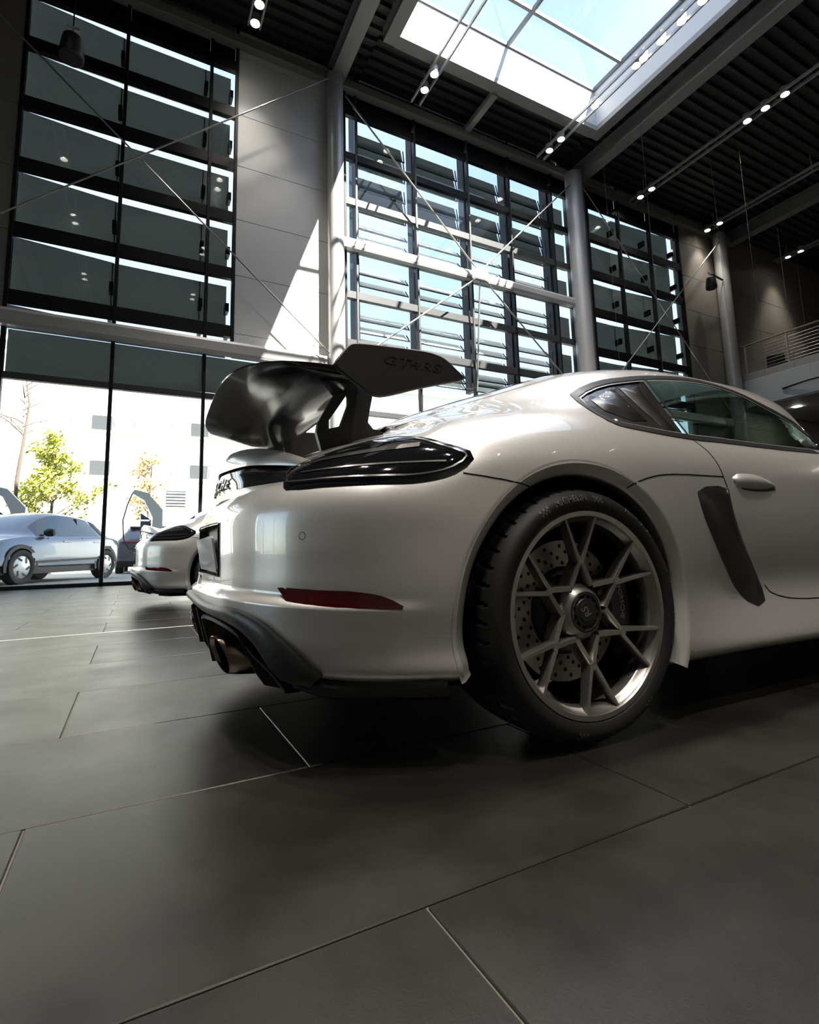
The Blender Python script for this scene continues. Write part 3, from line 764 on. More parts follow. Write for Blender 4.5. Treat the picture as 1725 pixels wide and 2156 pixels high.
# outlines of the car details, in car space
OUTL = {
 'light': [(-0.758, 0.608, 0.684), (-0.745, 0.542, 0.720), (-0.713, 0.513, 0.753), (-0.690, 0.530, 0.765), (-0.664, 0.537, 0.781), (-0.633, 0.531, 0.800), (-0.607, 0.527, 0.814), (-0.538, 0.416, 0.851), (-0.505, 0.423, 0.862), (-0.479, 0.451, 0.867), (-0.457, 0.491, 0.867), (-0.442, 0.544, 0.862), (-0.444, 0.626, 0.847), (-0.436, 0.686, 0.834), (-0.423, 0.730, 0.822), (-0.407, 0.765, 0.811), (-0.391, 0.795, 0.798), (-0.373, 0.818, 0.787), (-0.356, 0.835, 0.778), (-0.334, 0.853, 0.765), (-0.333, 0.867, 0.741), (-0.358, 0.871, 0.718), (-0.391, 0.869, 0.699), (-0.419, 0.865, 0.689), (-0.443, 0.860, 0.683), (-0.470, 0.852, 0.678), (-0.496, 0.844, 0.675), (-0.518, 0.836, 0.674), (-0.542, 0.826, 0.674), (-0.565, 0.814, 0.674), (-0.588, 0.802, 0.674), (-0.610, 0.788, 0.674), (-0.631, 0.772, 0.674), (-0.652, 0.755, 0.674), (-0.671, 0.737, 0.674), (-0.693, 0.715, 0.674), (-0.715, 0.690, 0.673), (-0.732, 0.667, 0.673), (-0.755, 0.628, 0.675)],
 'refl': [(-0.779, 0.639, 0.431), (-0.766, 0.659, 0.432), (-0.747, 0.685, 0.430), (-0.725, 0.711, 0.428), (-0.704, 0.732, 0.426), (-0.683, 0.752, 0.425), (-0.663, 0.770, 0.424), (-0.643, 0.785, 0.423), (-0.622, 0.800, 0.420), (-0.598, 0.814, 0.416), (-0.579, 0.825, 0.411), (-0.556, 0.835, 0.401), (-0.533, 0.848, 0.386), (-0.536, 0.848, 0.378), (-0.558, 0.840, 0.379), (-0.586, 0.829, 0.381), (-0.610, 0.818, 0.383), (-0.630, 0.807, 0.384), (-0.651, 0.794, 0.386), (-0.673, 0.779, 0.387), (-0.692, 0.763, 0.389), (-0.709, 0.749, 0.391), (-0.733, 0.724, 0.394), (-0.752, 0.700, 0.397), (-0.766, 0.679, 0.400)],
 'intake': [(0.501, 0.887, 0.678), (0.548, 0.883, 0.697), (0.620, 0.878, 0.702), (0.680, 0.875, 0.693), (0.684, 0.875, 0.664), (0.691, 0.875, 0.626), (0.702, 0.873, 0.597), (0.718, 0.870, 0.564), (0.738, 0.866, 0.530), (0.761, 0.860, 0.498), (0.789, 0.853, 0.464), (0.819, 0.845, 0.431), (0.850, 0.837, 0.393), (0.875, 0.834, 0.354), (0.873, 0.841, 0.311), (0.823, 0.847, 0.295), (0.771, 0.844, 0.315), (0.738, 0.842, 0.338), (0.710, 0.843, 0.367), (0.684, 0.848, 0.397), (0.652, 0.857, 0.431), (0.622, 0.865, 0.463), (0.593, 0.873, 0.498), (0.569, 0.878, 0.532), (0.547, 0.882, 0.564), (0.528, 0.885, 0.595), (0.515, 0.887, 0.623), (0.501, 0.888, 0.664)],
 'door': [(0.576, 0.816, 0.876), (0.600, 0.821, 0.867), (0.609, 0.826, 0.859), (0.619, 0.833, 0.847), (0.630, 0.840, 0.835), (0.638, 0.846, 0.823), (0.646, 0.852, 0.807), (0.652, 0.859, 0.791), (0.657, 0.863, 0.775), (0.662, 0.869, 0.752), (0.666, 0.872, 0.730), (0.671, 0.874, 0.712), (0.675, 0.874, 0.700)],
 'door2': [(0.893, 0.833, 0.363), (0.918, 0.834, 0.339), (0.938, 0.835, 0.331), (0.962, 0.836, 0.323), (0.990, 0.837, 0.317), (1.021, 0.838, 0.311), (1.057, 0.839, 0.307), (1.094, 0.839, 0.304), (1.137, 0.840, 0.301), (1.183, 0.840, 0.300), (1.216, 0.840, 0.299)],
 'fend1': [(-0.371, 0.873, 0.703), (-0.361, 0.876, 0.701), (-0.348, 0.879, 0.699), (-0.333, 0.883, 0.697), (-0.316, 0.886, 0.695), (-0.299, 0.889, 0.692), (-0.285, 0.891, 0.690), (-0.267, 0.894, 0.688), (-0.251, 0.896, 0.685), (-0.237, 0.898, 0.682), (-0.223, 0.900, 0.680), (-0.205, 0.902, 0.675), (-0.189, 0.904, 0.670), (-0.178, 0.905, 0.666)],
 'fend2': [(0.158, 0.908, 0.676), (0.181, 0.907, 0.686), (0.215, 0.904, 0.698), (0.239, 0.902, 0.706), (0.268, 0.900, 0.713), (0.301, 0.897, 0.720), (0.323, 0.895, 0.723), (0.347, 0.893, 0.726), (0.373, 0.891, 0.728), (0.402, 0.889, 0.730), (0.436, 0.887, 0.731), (0.461, 0.885, 0.732), (0.491, 0.883, 0.733), (0.524, 0.881, 0.733), (0.558, 0.878, 0.734), (0.592, 0.876, 0.734), (0.623, 0.874, 0.735), (0.649, 0.872, 0.735), (0.668, 0.871, 0.735)],
 'handle': [(0.721, 0.868, 0.736), (0.753, 0.864, 0.750), (0.786, 0.862, 0.752), (0.822, 0.860, 0.753), (0.855, 0.860, 0.752), (0.887, 0.859, 0.748), (0.919, 0.860, 0.740), (0.947, 0.861, 0.730), (0.975, 0.863, 0.712), (0.924, 0.864, 0.702), (0.895, 0.865, 0.700), (0.861, 0.866, 0.698), (0.828, 0.867, 0.698), (0.794, 0.868, 0.699), (0.760, 0.870, 0.701), (0.735, 0.871, 0.706), (0.720, 0.870, 0.721)],
 'wintop': [(0.236, 0.636, 1.038), (0.301, 0.615, 1.074), (0.367, 0.606, 1.103), (0.431, 0.602, 1.124), (0.481, 0.602, 1.136), (0.535, 0.601, 1.147), (0.590, 0.600, 1.159), (0.644, 0.598, 1.168), (0.700, 0.597, 1.177), (0.757, 0.597, 1.184), (0.817, 0.595, 1.190), (0.881, 0.591, 1.197), (0.946, 0.587, 1.201), (1.009, 0.586, 1.202), (1.066, 0.590, 1.199), (1.118, 0.597, 1.191), (1.163, 0.609, 1.179), (1.205, 0.622, 1.164), (1.242, 0.638, 1.145), (1.279, 0.654, 1.124), (1.325, 0.665, 1.103), (1.379, 0.673, 1.084), (1.441, 0.677, 1.066), (1.522, 0.673, 1.049), (1.642, 0.645, 1.038), (1.649, 0.666, 0.996)],
 'winbot': [(0.236, 0.636, 1.038), (0.214, 0.693, 0.994), (0.213, 0.734, 0.960), (0.215, 0.770, 0.931), (0.222, 0.799, 0.908), (0.247, 0.815, 0.893), (0.276, 0.820, 0.888), (0.316, 0.822, 0.884), (0.365, 0.823, 0.881), (0.406, 0.823, 0.878), (0.453, 0.822, 0.876), (0.505, 0.821, 0.874), (0.556, 0.819, 0.873), (0.609, 0.817, 0.872), (0.665, 0.813, 0.873), (0.721, 0.809, 0.875), (0.780, 0.805, 0.876), (0.838, 0.803, 0.876), (0.900, 0.801, 0.876), (0.961, 0.800, 0.875), (1.018, 0.800, 0.875), (1.085, 0.799, 0.875), (1.147, 0.799, 0.874), (1.212, 0.797, 0.875), (1.292, 0.795, 0.876), (1.380, 0.792, 0.877), (1.446, 0.787, 0.879)],
 'pillar': [(0.644, 0.614, 1.151), (0.636, 0.632, 1.129), (0.631, 0.648, 1.107), (0.627, 0.663, 1.087), (0.625, 0.676, 1.067), (0.624, 0.689, 1.048), (0.623, 0.701, 1.030), (0.622, 0.713, 1.011), (0.621, 0.724, 0.993), (0.620, 0.735, 0.975), (0.618, 0.747, 0.957), (0.615, 0.760, 0.939), (0.609, 0.775, 0.921), (0.598, 0.793, 0.901), (0.589, 0.809, 0.883)],
 'facA': [(0.291, 0.675, 1.020), (0.323, 0.664, 1.035), (0.354, 0.655, 1.050), (0.384, 0.647, 1.064), (0.414, 0.640, 1.079), (0.444, 0.633, 1.093), (0.447, 0.649, 1.075), (0.450, 0.665, 1.057), (0.453, 0.681, 1.040), (0.453, 0.696, 1.022), (0.453, 0.710, 1.005), (0.454, 0.724, 0.988), (0.455, 0.737, 0.972), (0.456, 0.749, 0.956), (0.456, 0.763, 0.940), (0.428, 0.766, 0.936), (0.400, 0.770, 0.933), (0.372, 0.775, 0.929), (0.358, 0.768, 0.936), (0.344, 0.761, 0.942), (0.331, 0.754, 0.948), (0.317, 0.747, 0.955), (0.303, 0.740, 0.961), (0.290, 0.733, 0.968), (0.288, 0.716, 0.984), (0.288, 0.697, 1.001)],
 'facB': [(0.477, 0.638, 1.094), (0.509, 0.638, 1.101), (0.542, 0.637, 1.108), (0.576, 0.635, 1.116), (0.572, 0.651, 1.095), (0.569, 0.666, 1.075), (0.566, 0.680, 1.055), (0.564, 0.694, 1.036), (0.566, 0.706, 1.017), (0.568, 0.719, 1.000), (0.570, 0.731, 0.982), (0.572, 0.742, 0.965), (0.573, 0.755, 0.948), (0.572, 0.768, 0.930), (0.566, 0.785, 0.912), (0.531, 0.793, 0.906), (0.496, 0.801, 0.899), (0.498, 0.785, 0.915), (0.500, 0.769, 0.931), (0.498, 0.756, 0.947), (0.494, 0.745, 0.962), (0.490, 0.733, 0.977), (0.487, 0.721, 0.993), (0.484, 0.709, 1.009), (0.482, 0.696, 1.025), (0.480, 0.682, 1.042), (0.479, 0.668, 1.059), (0.478, 0.653, 1.076)],
 'hatch': [(-0.307, 0.203, 0.956), (-0.316, 0.288, 0.945), (-0.330, 0.400, 0.931), (-0.326, 0.476, 0.927), (-0.310, 0.519, 0.930), (-0.278, 0.523, 0.943), (-0.232, 0.502, 0.963), (-0.182, 0.480, 0.985), (-0.135, 0.470, 1.004), (-0.095, 0.467, 1.018), (-0.051, 0.467, 1.034), (-0.007, 0.468, 1.049), (0.035, 0.469, 1.064), (0.074, 0.470, 1.078), (0.122, 0.472, 1.095), (0.162, 0.476, 1.109), (0.198, 0.481, 1.121), (0.241, 0.487, 1.136), (0.292, 0.493, 1.152), (0.338, 0.489, 1.169)],
 'sensor': [(-0.734, 0.706, 0.556), (-0.731, 0.709, 0.555)],
 'difu': [(-0.927, 0.039, 0.399), (-0.915, 0.219, 0.385), (-0.896, 0.355, 0.377), (-0.875, 0.454, 0.376), (-0.854, 0.524, 0.372), (-0.835, 0.571, 0.364), (-0.818, 0.604, 0.354), (-0.801, 0.632, 0.341), (-0.784, 0.655, 0.324), (-0.768, 0.673, 0.308), (-0.754, 0.686, 0.293), (-0.739, 0.698, 0.277), (-0.724, 0.708, 0.260), (-0.708, 0.717, 0.243), (-0.688, 0.722, 0.224), (-0.664, 0.704, 0.204), (-0.630, 0.710, 0.198), (-0.618, 0.724, 0.199), (-0.600, 0.736, 0.199), (-0.579, 0.749, 0.199), (-0.556, 0.763, 0.199), (-0.533, 0.779, 0.199), (-0.508, 0.790, 0.199), (-0.483, 0.802, 0.200), (-0.460, 0.810, 0.199), (-0.440, 0.819, 0.199), (-0.423, 0.824, 0.199)],
}
# ------------------------------------------------------------------ car materials
def paint_mat(name, color, rough=0.34):
    m = mat(name, color, rough, 0.0, 1.0, 0.02, 0.5)
    nt = m.node_tree; b = nt.nodes['Principled BSDF']
    tc = nt.nodes.new('ShaderNodeTexCoord')
    n = nt.nodes.new('ShaderNodeTexVoronoi'); n.inputs['Scale'].default_value = 900
    nt.links.new(tc.outputs['Object'], n.inputs['Vector'])
    mx = nt.nodes.new('ShaderNodeMix'); mx.data_type = 'RGBA'
    mx.inputs['A'].default_value = (*[c*0.93 for c in color], 1); mx.inputs['B'].default_value = (*[min(1, c*1.07) for c in color], 1)
    nt.links.new(n.outputs['Color'], mx.inputs['Factor'])
    nt.links.new(mx.outputs['Result'], b.inputs['Base Color'])
    b.inputs['Metallic'].default_value = 0.5
    b.inputs['Coat IOR'].default_value = 1.6
    return m
def carbon_mat():
    m = mat('carbon_weave', (0.02, 0.02, 0.02), 0.35, 0.0, 1.0, 0.03)
    nt = m.node_tree; b = nt.nodes['Principled BSDF']
    tc = nt.nodes.new('ShaderNodeTexCoord')
    wv = nt.nodes.new('ShaderNodeTexWave'); wv.bands_direction = 'Z'; wv.inputs['Scale'].default_value = 55
    wv.inputs['Distortion'].default_value = 0.4
    nt.links.new(tc.outputs['Object'], wv.inputs['Vector'])
    cr = nt.nodes.new('ShaderNodeValToRGB')
    cr.color_ramp.elements[0].color = (0.0025, 0.0025, 0.0025, 1); cr.color_ramp.elements[1].color = (0.020, 0.017, 0.014, 1)
    nt.links.new(wv.outputs['Fac'], cr.inputs['Fac']); nt.links.new(cr.outputs['Color'], b.inputs['Base Color'])
    return m
PAINT = paint_mat('car_paint_chalk', (0.67, 0.65, 0.625))
PAINT_W = paint_mat('car_paint_white', (0.72, 0.72, 0.70))
CARBON = carbon_mat()
BLK_GLOSS = mat('black_gloss', (0.008, 0.008, 0.009), 0.08, 0, 1.0, 0.02)
BLK_SATIN = mat('black_satin', (0.016, 0.016, 0.016), 0.38, 0, 0, noise=0.1, nscale=30)
BLK_MATTE = mat('black_matte', (0.012, 0.012, 0.012), 0.8, spec=0.2)
RUBBER = mat('tyre_rubber', (0.014, 0.014, 0.014), 0.58, spec=0.35, bump=0.15, bscale=120)
RUBBER_MARK = mat('tyre_lettering', (0.085, 0.083, 0.078), 0.5)
RIM = mat('wheel_alloy', (0.44, 0.42, 0.39), 0.30, 0.9, noise=0.06, nscale=300)
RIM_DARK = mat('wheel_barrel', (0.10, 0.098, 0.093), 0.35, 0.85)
DISC = mat('brake_disc_iron', (0.36, 0.33, 0.30), 0.38, 0.7, noise=0.12, nscale=60)
CALIPER = mat('caliper_black', (0.012, 0.012, 0.012), 0.3, 0, 0.5)
LENS = mat('tail_light_lens', (0.006, 0.006, 0.007), 0.04, 0, 1.0, 0.01)
LENS_IN = mat('tail_light_inner', (0.05, 0.048, 0.046), 0.2, 0.3, 1.0)
REDLENS = mat('red_reflector', (0.032, 0.002, 0.003), 0.06, 0, 1.0, 0.02, noise=0.4, nscale=20)
STEEL = mat('exhaust_steel', (0.30, 0.25, 0.21), 0.24, 1.0, noise=0.2, nscale=12)
CHROME = mat('bright_metal', (0.6, 0.6, 0.6), 0.15, 1.0)
LETTER = mat('silver_lettering', (0.45, 0.44, 0.42), 0.3, 0.8)
PLATE_W = mat('plate_white', (0.75, 0.75, 0.75), 0.3, 0, 0.4)
WINGBLK = mat('wing_black', (0.010, 0.010, 0.010), 0.16, 0, 0.6, 0.06)
WINGSAT = mat('wing_endplate_black', (0.013, 0.013, 0.014), 0.5)
CARGLASS = glass_mat('car_glass', (0.62, 0.72, 0.67), 1.3)
SEAT = mat('seat_black', (0.02, 0.02, 0.02), 0.8)
GAP = mat('panel_gap_black', (0.004, 0.004, 0.004), 0.9, spec=0.0)

# ------------------------------------------------------------------ car body mesh
SG = car_grid()
NV, NU = SG.shape[:2]
_bv = [tuple(SG[j, i]) for j in range(NV) for i in range(NU)]
_bf = [(j*NU+i, j*NU+i+1, (j+1)*NU+i+1, (j+1)*NU+i) for j in range(NV-1) for i in range(NU-1)]
BVH = BVHTree.FromPolygons(_bv, _bf)
ARCH_R, ARCH_B = 0.376, 0.408
ARCHES = (0.0, 2.482)
def inside(poly, x, y):
    c = False; n = len(poly); j = n-1
    for i in range(n):
        xi, yi = poly[i]; xj, yj = poly[j]
        if (yi > y) != (yj > y) and x < (xj-xi)*(y-yi)/(yj-yi)+xi: c = not c
        j = i
    return c
_wt = OUTL['wintop']; _wb = OUTL['winbot']
WIN = [(p[0], p[2]) for p in _wt if p[0] < 1.40] + [(1.50, 1.046), (1.65, .996), (1.80, .944), (1.92, .893)] + [(p[0], p[2]) for p in reversed(_wb) if p[0] < 1.46][:-1]
def shrink(poly, d):
    n = len(poly); out = []
    area = sum(poly[i][0]*poly[(i+1) % n][1]-poly[(i+1) % n][0]*poly[i][1] for i in range(n))
    s = 1 if area > 0 else -1
    for i in range(n):
        a, b, c = Vector(poly[i-1]), Vector(poly[i]), Vector(poly[(i+1) % n])
        e1 = (b-a); e2 = (c-b)
        if e1.length < 1e-6 or e2.length < 1e-6: out.append(poly[i]); continue
        e1.normalize(); e2.normalize()
        n1 = Vector((-e1.y, e1.x)); n2 = Vector((-e2.y, e2.x))
        m = n1+n2
        if m.length < 0.3: m = n1
        m.normalize()
        k = d/max(0.5, m.dot(n1))
        out.append(tuple(b+m*(k*s)))
    return out
DIFZ = sorted((math.atan2(p[1], -(p[0]+.3)), p[2]) for p in OUTL['difu'] if p[2] > .2)
def dif_z(x, w):
    ph = math.atan2(w, -(x+.3))
    if ph > DIFZ[-1][0]: return 0.0
    return float(np.interp(ph, [a for a, _ in DIFZ], [z for _, z in DIFZ]))
REC_W, REC_Z0, REC_Z1 = .305, .452, .612
def body_mesh():
    keep = []
    ws = shrink(WIN, 0.022)
    cen = (SG[:-1, :-1]+SG[1:, :-1]+SG[:-1, 1:]+SG[1:, 1:])/4
    for j in range(NV-1):
        for i in range(NU-1):
            x, w, z = cen[j, i]
            cut = False
            for ax in ARCHES:
                if w > 0.55 and (x-ax)**2+(z-AXLE_Z+.002)**2 < ARCH_B**2 and z < .8: cut = True
            if not cut and .86 < z < 1.22 and .15 < x < 2.0 and w > .4 and inside(ws, x, z): cut = True
            if not cut and x < -.55 and z < dif_z(x, w)-.006: cut = True
            if not cut and 1.47 < x < 2.0 and z > .9 and w < .44+.16*(x-1.42): cut = True
            if not cut and x < -.7 and w < REC_W and REC_Z0 < z < REC_Z1: cut = True
            if not cut: keep.append((j*NU+i, j*NU+i+1, (j+1)*NU+i+1, (j+1)*NU+i))
    b = MB()
    N = NV*NU
    vs = [P(*p) for p in _bv]
    b.add(vs, keep)
    b.add([(x, -y, z) for x, y, z in vs], [tuple(reversed(q)) for q in keep])
    me = b.mesh('body', PAINT, 180, recalc=False)
    bm = bmesh.new(); bm.from_mesh(me)
    bmesh.ops.delete(bm, geom=[v for v in bm.verts if not v.link_faces], context='VERTS')
    # draw the cut edges onto their true outlines
    nw = len(ws)
    for v in bm.verts:
        if not v.is_boundary: continue
        x, w, z = v.co.x, abs(v.co.y), v.co.z; sg = -1 if v.co.y < 0 else 1
        for ax in ARCHES:
            dx, dz = x-ax, z-AXLE_Z+.002; r = math.hypot(dx, dz)
            if w > .55 and abs(r-ARCH_B) < .03 and z > .16:
                x, z = ax+dx*ARCH_B/r, AXLE_Z-.002+dz*ARCH_B/r
                h = BVH.ray_cast(Vector((x, 2.5, z)), Vector((0, -1, 0)))
                if h[0] and h[0].y > .5: v.co = (x, sg*h[0].y, z)
                break
        else:
            if .84 < z < 1.25 and .1 < x < 2.05 and w > .35:
                best = None
                for i in range(nw):
                    a, c = ws[i], ws[(i+1) % nw]
                    L2 = (c[0]-a[0])**2+(c[1]-a[1])**2
                    t = 0 if L2 == 0 else max(0, min(1, ((x-a[0])*(c[0]-a[0])+(z-a[1])*(c[1]-a[1]))/L2))
                    q = (a[0]+t*(c[0]-a[0]), a[1]+t*(c[1]-a[1])); d = math.hypot(q[0]-x, q[1]-z)
                    if best is None or d < best[0]: best = (d, q)
                if best[0] < .03:
                    h = BVH.ray_cast(Vector((best[1][0], 2.5, best[1][1])), Vector((0, -1, 0)))
                    if h[0]: v.co = (best[1][0], sg*h[0].y, best[1][1])
            elif x < -.6 and z > REC_Z0-.03 and z < REC_Z1+.03 and w < REC_W+.03:
                v.co.z = min(max(z, REC_Z0), REC_Z1); v.co.y = sg*min(w, REC_W)
    bmesh.ops.remove_doubles(bm, verts=[v for v in bm.verts if abs(v.co.y) < 2e-3], dist=1e-4)
    bmesh.ops.recalc_face_normals(bm, faces=bm.faces)
    bm.to_mesh(me); bm.free()
    return me
def proj_fn(beta):
    """(a, z) on a vertical plane whose outward direction is at beta -> point and normal on the right flank"""
    ox, ow = math.cos(beta), math.sin(beta)
    tx, tw = ow, -ox
    def f(a, z):
        o = Vector((tx*a+ox*2.5, tw*a+ow*2.5, z))
        h = BVH.ray_cast(o, Vector((-ox, -ow, 0)))
        if h[0] is None:
            h = BVH.find_nearest(Vector((tx*a+ox*.8, tw*a+ow*.8, z)))
        p, n = h[0], h[1]
        if n.dot(Vector((ox, ow, 0.2))) < 0: n = -n
        return p, n
    def inv(p): return (tx*p[0]+tw*p[1], p[2])
    return f, inv
def cdt(outline, h, holes=()):
    pts = list(outline); n = len(pts)
    edges = [(i, (i+1) % n) for i in range(n)]
    for hl in holes:
        k = len(pts); pts += list(hl); edges += [(k+i, k+(i+1) % len(hl)) for i in range(len(hl))]
    xs = [p[0] for p in outline]; ys = [p[1] for p in outline]
    inn = shrink(outline, h*0.45)
    y = min(ys)+h/2; row = 0
    while y < max(ys):
        x = min(xs)+h/2*(1+row % 2)
        while x < max(xs):
            if inside(inn, x, y) and not any(inside(hl, x, y) for hl in holes): pts.append((x, y))
            x += h
        y += h*.87; row += 1
    V, E, F, *_ = delaunay_2d_cdt([Vector(p) for p in pts], edges, [], 1, 1e-6)
    tri = []
    for f in F:
        cx = sum(V[i][0] for i in f)/len(f); cy = sum(V[i][1] for i in f)/len(f)
        if inside(outline, cx, cy) and not any(inside(hl, cx, cy) for hl in holes): tri.append(tuple(f))
    return [tuple(v) for v in V], tri
def patch(outline3d, beta, h, off, skirt=0.006, holes3d=(), bulge=0.0, dished=False):
    """a sheet that follows the body inside an outline, with a rim going back into the body"""
    f, inv = proj_fn(beta)
    o2 = [inv(p) for p in outline3d]
    h2 = [[inv(p) for p in hl] for hl in holes3d]
    V, F = cdt(o2, h, h2)
    b = MB(); vs = []
    for a, z in V:
        p, n = f(a, z)
        d = off
        if bulge:
            e = min(seg_dist((a, z), o2[i], o2[(i+1) % len(o2)]) for i in range(len(o2)))
            d = off+bulge*(1-math.exp(-e/0.02))
        vs.append(p+n*d)
    b.add([P(*v) for v in vs], F)
    cnt = {}
    for q in F:
        for i in range(len(q)):
            e = (q[i], q[(i+1) % len(q)]); k = tuple(sorted(e)); cnt.setdefault(k, []).append(e)
    n0 = len(b.v); idx = {}
    for k, es in cnt.items():
        if len(es) == 1:
            for i in k:
                if i not in idx:
                    p, n = f(*V[i]); idx[i] = len(b.v); b.v.append(P(*(p+n*(off-skirt))))
            a, c = es[0]
            b.f.append((c, a, idx[a], idx[c]))
    return b
def seg_dist(p, a, b):
    ax, ay = a; bx, by = b; dx, dy = bx-ax, by-ay
    L = dx*dx+dy*dy
    t = 0 if L == 0 else max(0, min(1, ((p[0]-ax)*dx+(p[1]-ay)*dy)/L))
    return math.hypot(p[0]-ax-t*dx, p[1]-ay-t*dy)
def mirror_mesh(me, name):
    m2 = me.copy(); m2.name = name
    bm = bmesh.new(); bm.from_mesh(m2)
    for v in bm.verts: v.co.y = -v.co.y
    bmesh.ops.reverse_faces(bm, faces=bm.faces)
    bm.to_mesh(m2); bm.free()
    return m2
def both(name, b, mt, parent, smooth=40, recalc=True):
    me = b.mesh(name, mt, smooth, recalc)
    o1 = link(name, me, parent); o2 = link(name, mirror_mesh(me, name), parent)
    return o1, o2
def ribbon(pts3d, width, off=0.0012):
    """a thin strip lying on the body along a line"""
    b = MB(); vs = []
    pts = [Vector(p) for p in pts3d]; n = len(pts)
    for i, p in enumerate(pts):
        h = BVH.find_nearest(p)
        nn = h[1]
        if nn.dot(Vector((p.x+.3 if p.x < -.3 else 0, 1, .3))) < 0 and nn.y < 0: nn = -nn
        if nn.y < 0 and p.y > .3: nn = -nn
        t = (pts[min(i+1, n-1)]-pts[max(i-1, 0)]).normalized()
        s = nn.cross(t).normalized()
        for k in (-1, 1): vs.append(h[0]+nn*off+s*(k*width/2))
    b.add([P(*v) for v in vs], [(2*i, 2*i+1, 2*i+3, 2*i+2) for i in range(n-1)])
    return b
def text_mesh(txt, size, extrude=0.0, shear=0.0, space=1.0, res=2):
    cu = bpy.data.curves.new('t', 'FONT'); cu.body = txt; cu.size = size; cu.extrude = extrude
    cu.align_x = 'CENTER'; cu.align_y = 'CENTER'; cu.shear = shear; cu.space_character = space; cu.resolution_u = res
    o = bpy.data.objects.new('t', cu); COL.objects.link(o)
    dg = bpy.context.evaluated_depsgraph_get()
    me = bpy.data.meshes.new_from_object(o.evaluated_get(dg))
    v = [tuple(p.co) for p in me.vertices]; f = [tuple(p.vertices) for p in me.polygons]
    bpy.data.objects.remove(o); bpy.data.curves.remove(cu); bpy.data.meshes.remove(me)
    return v, f

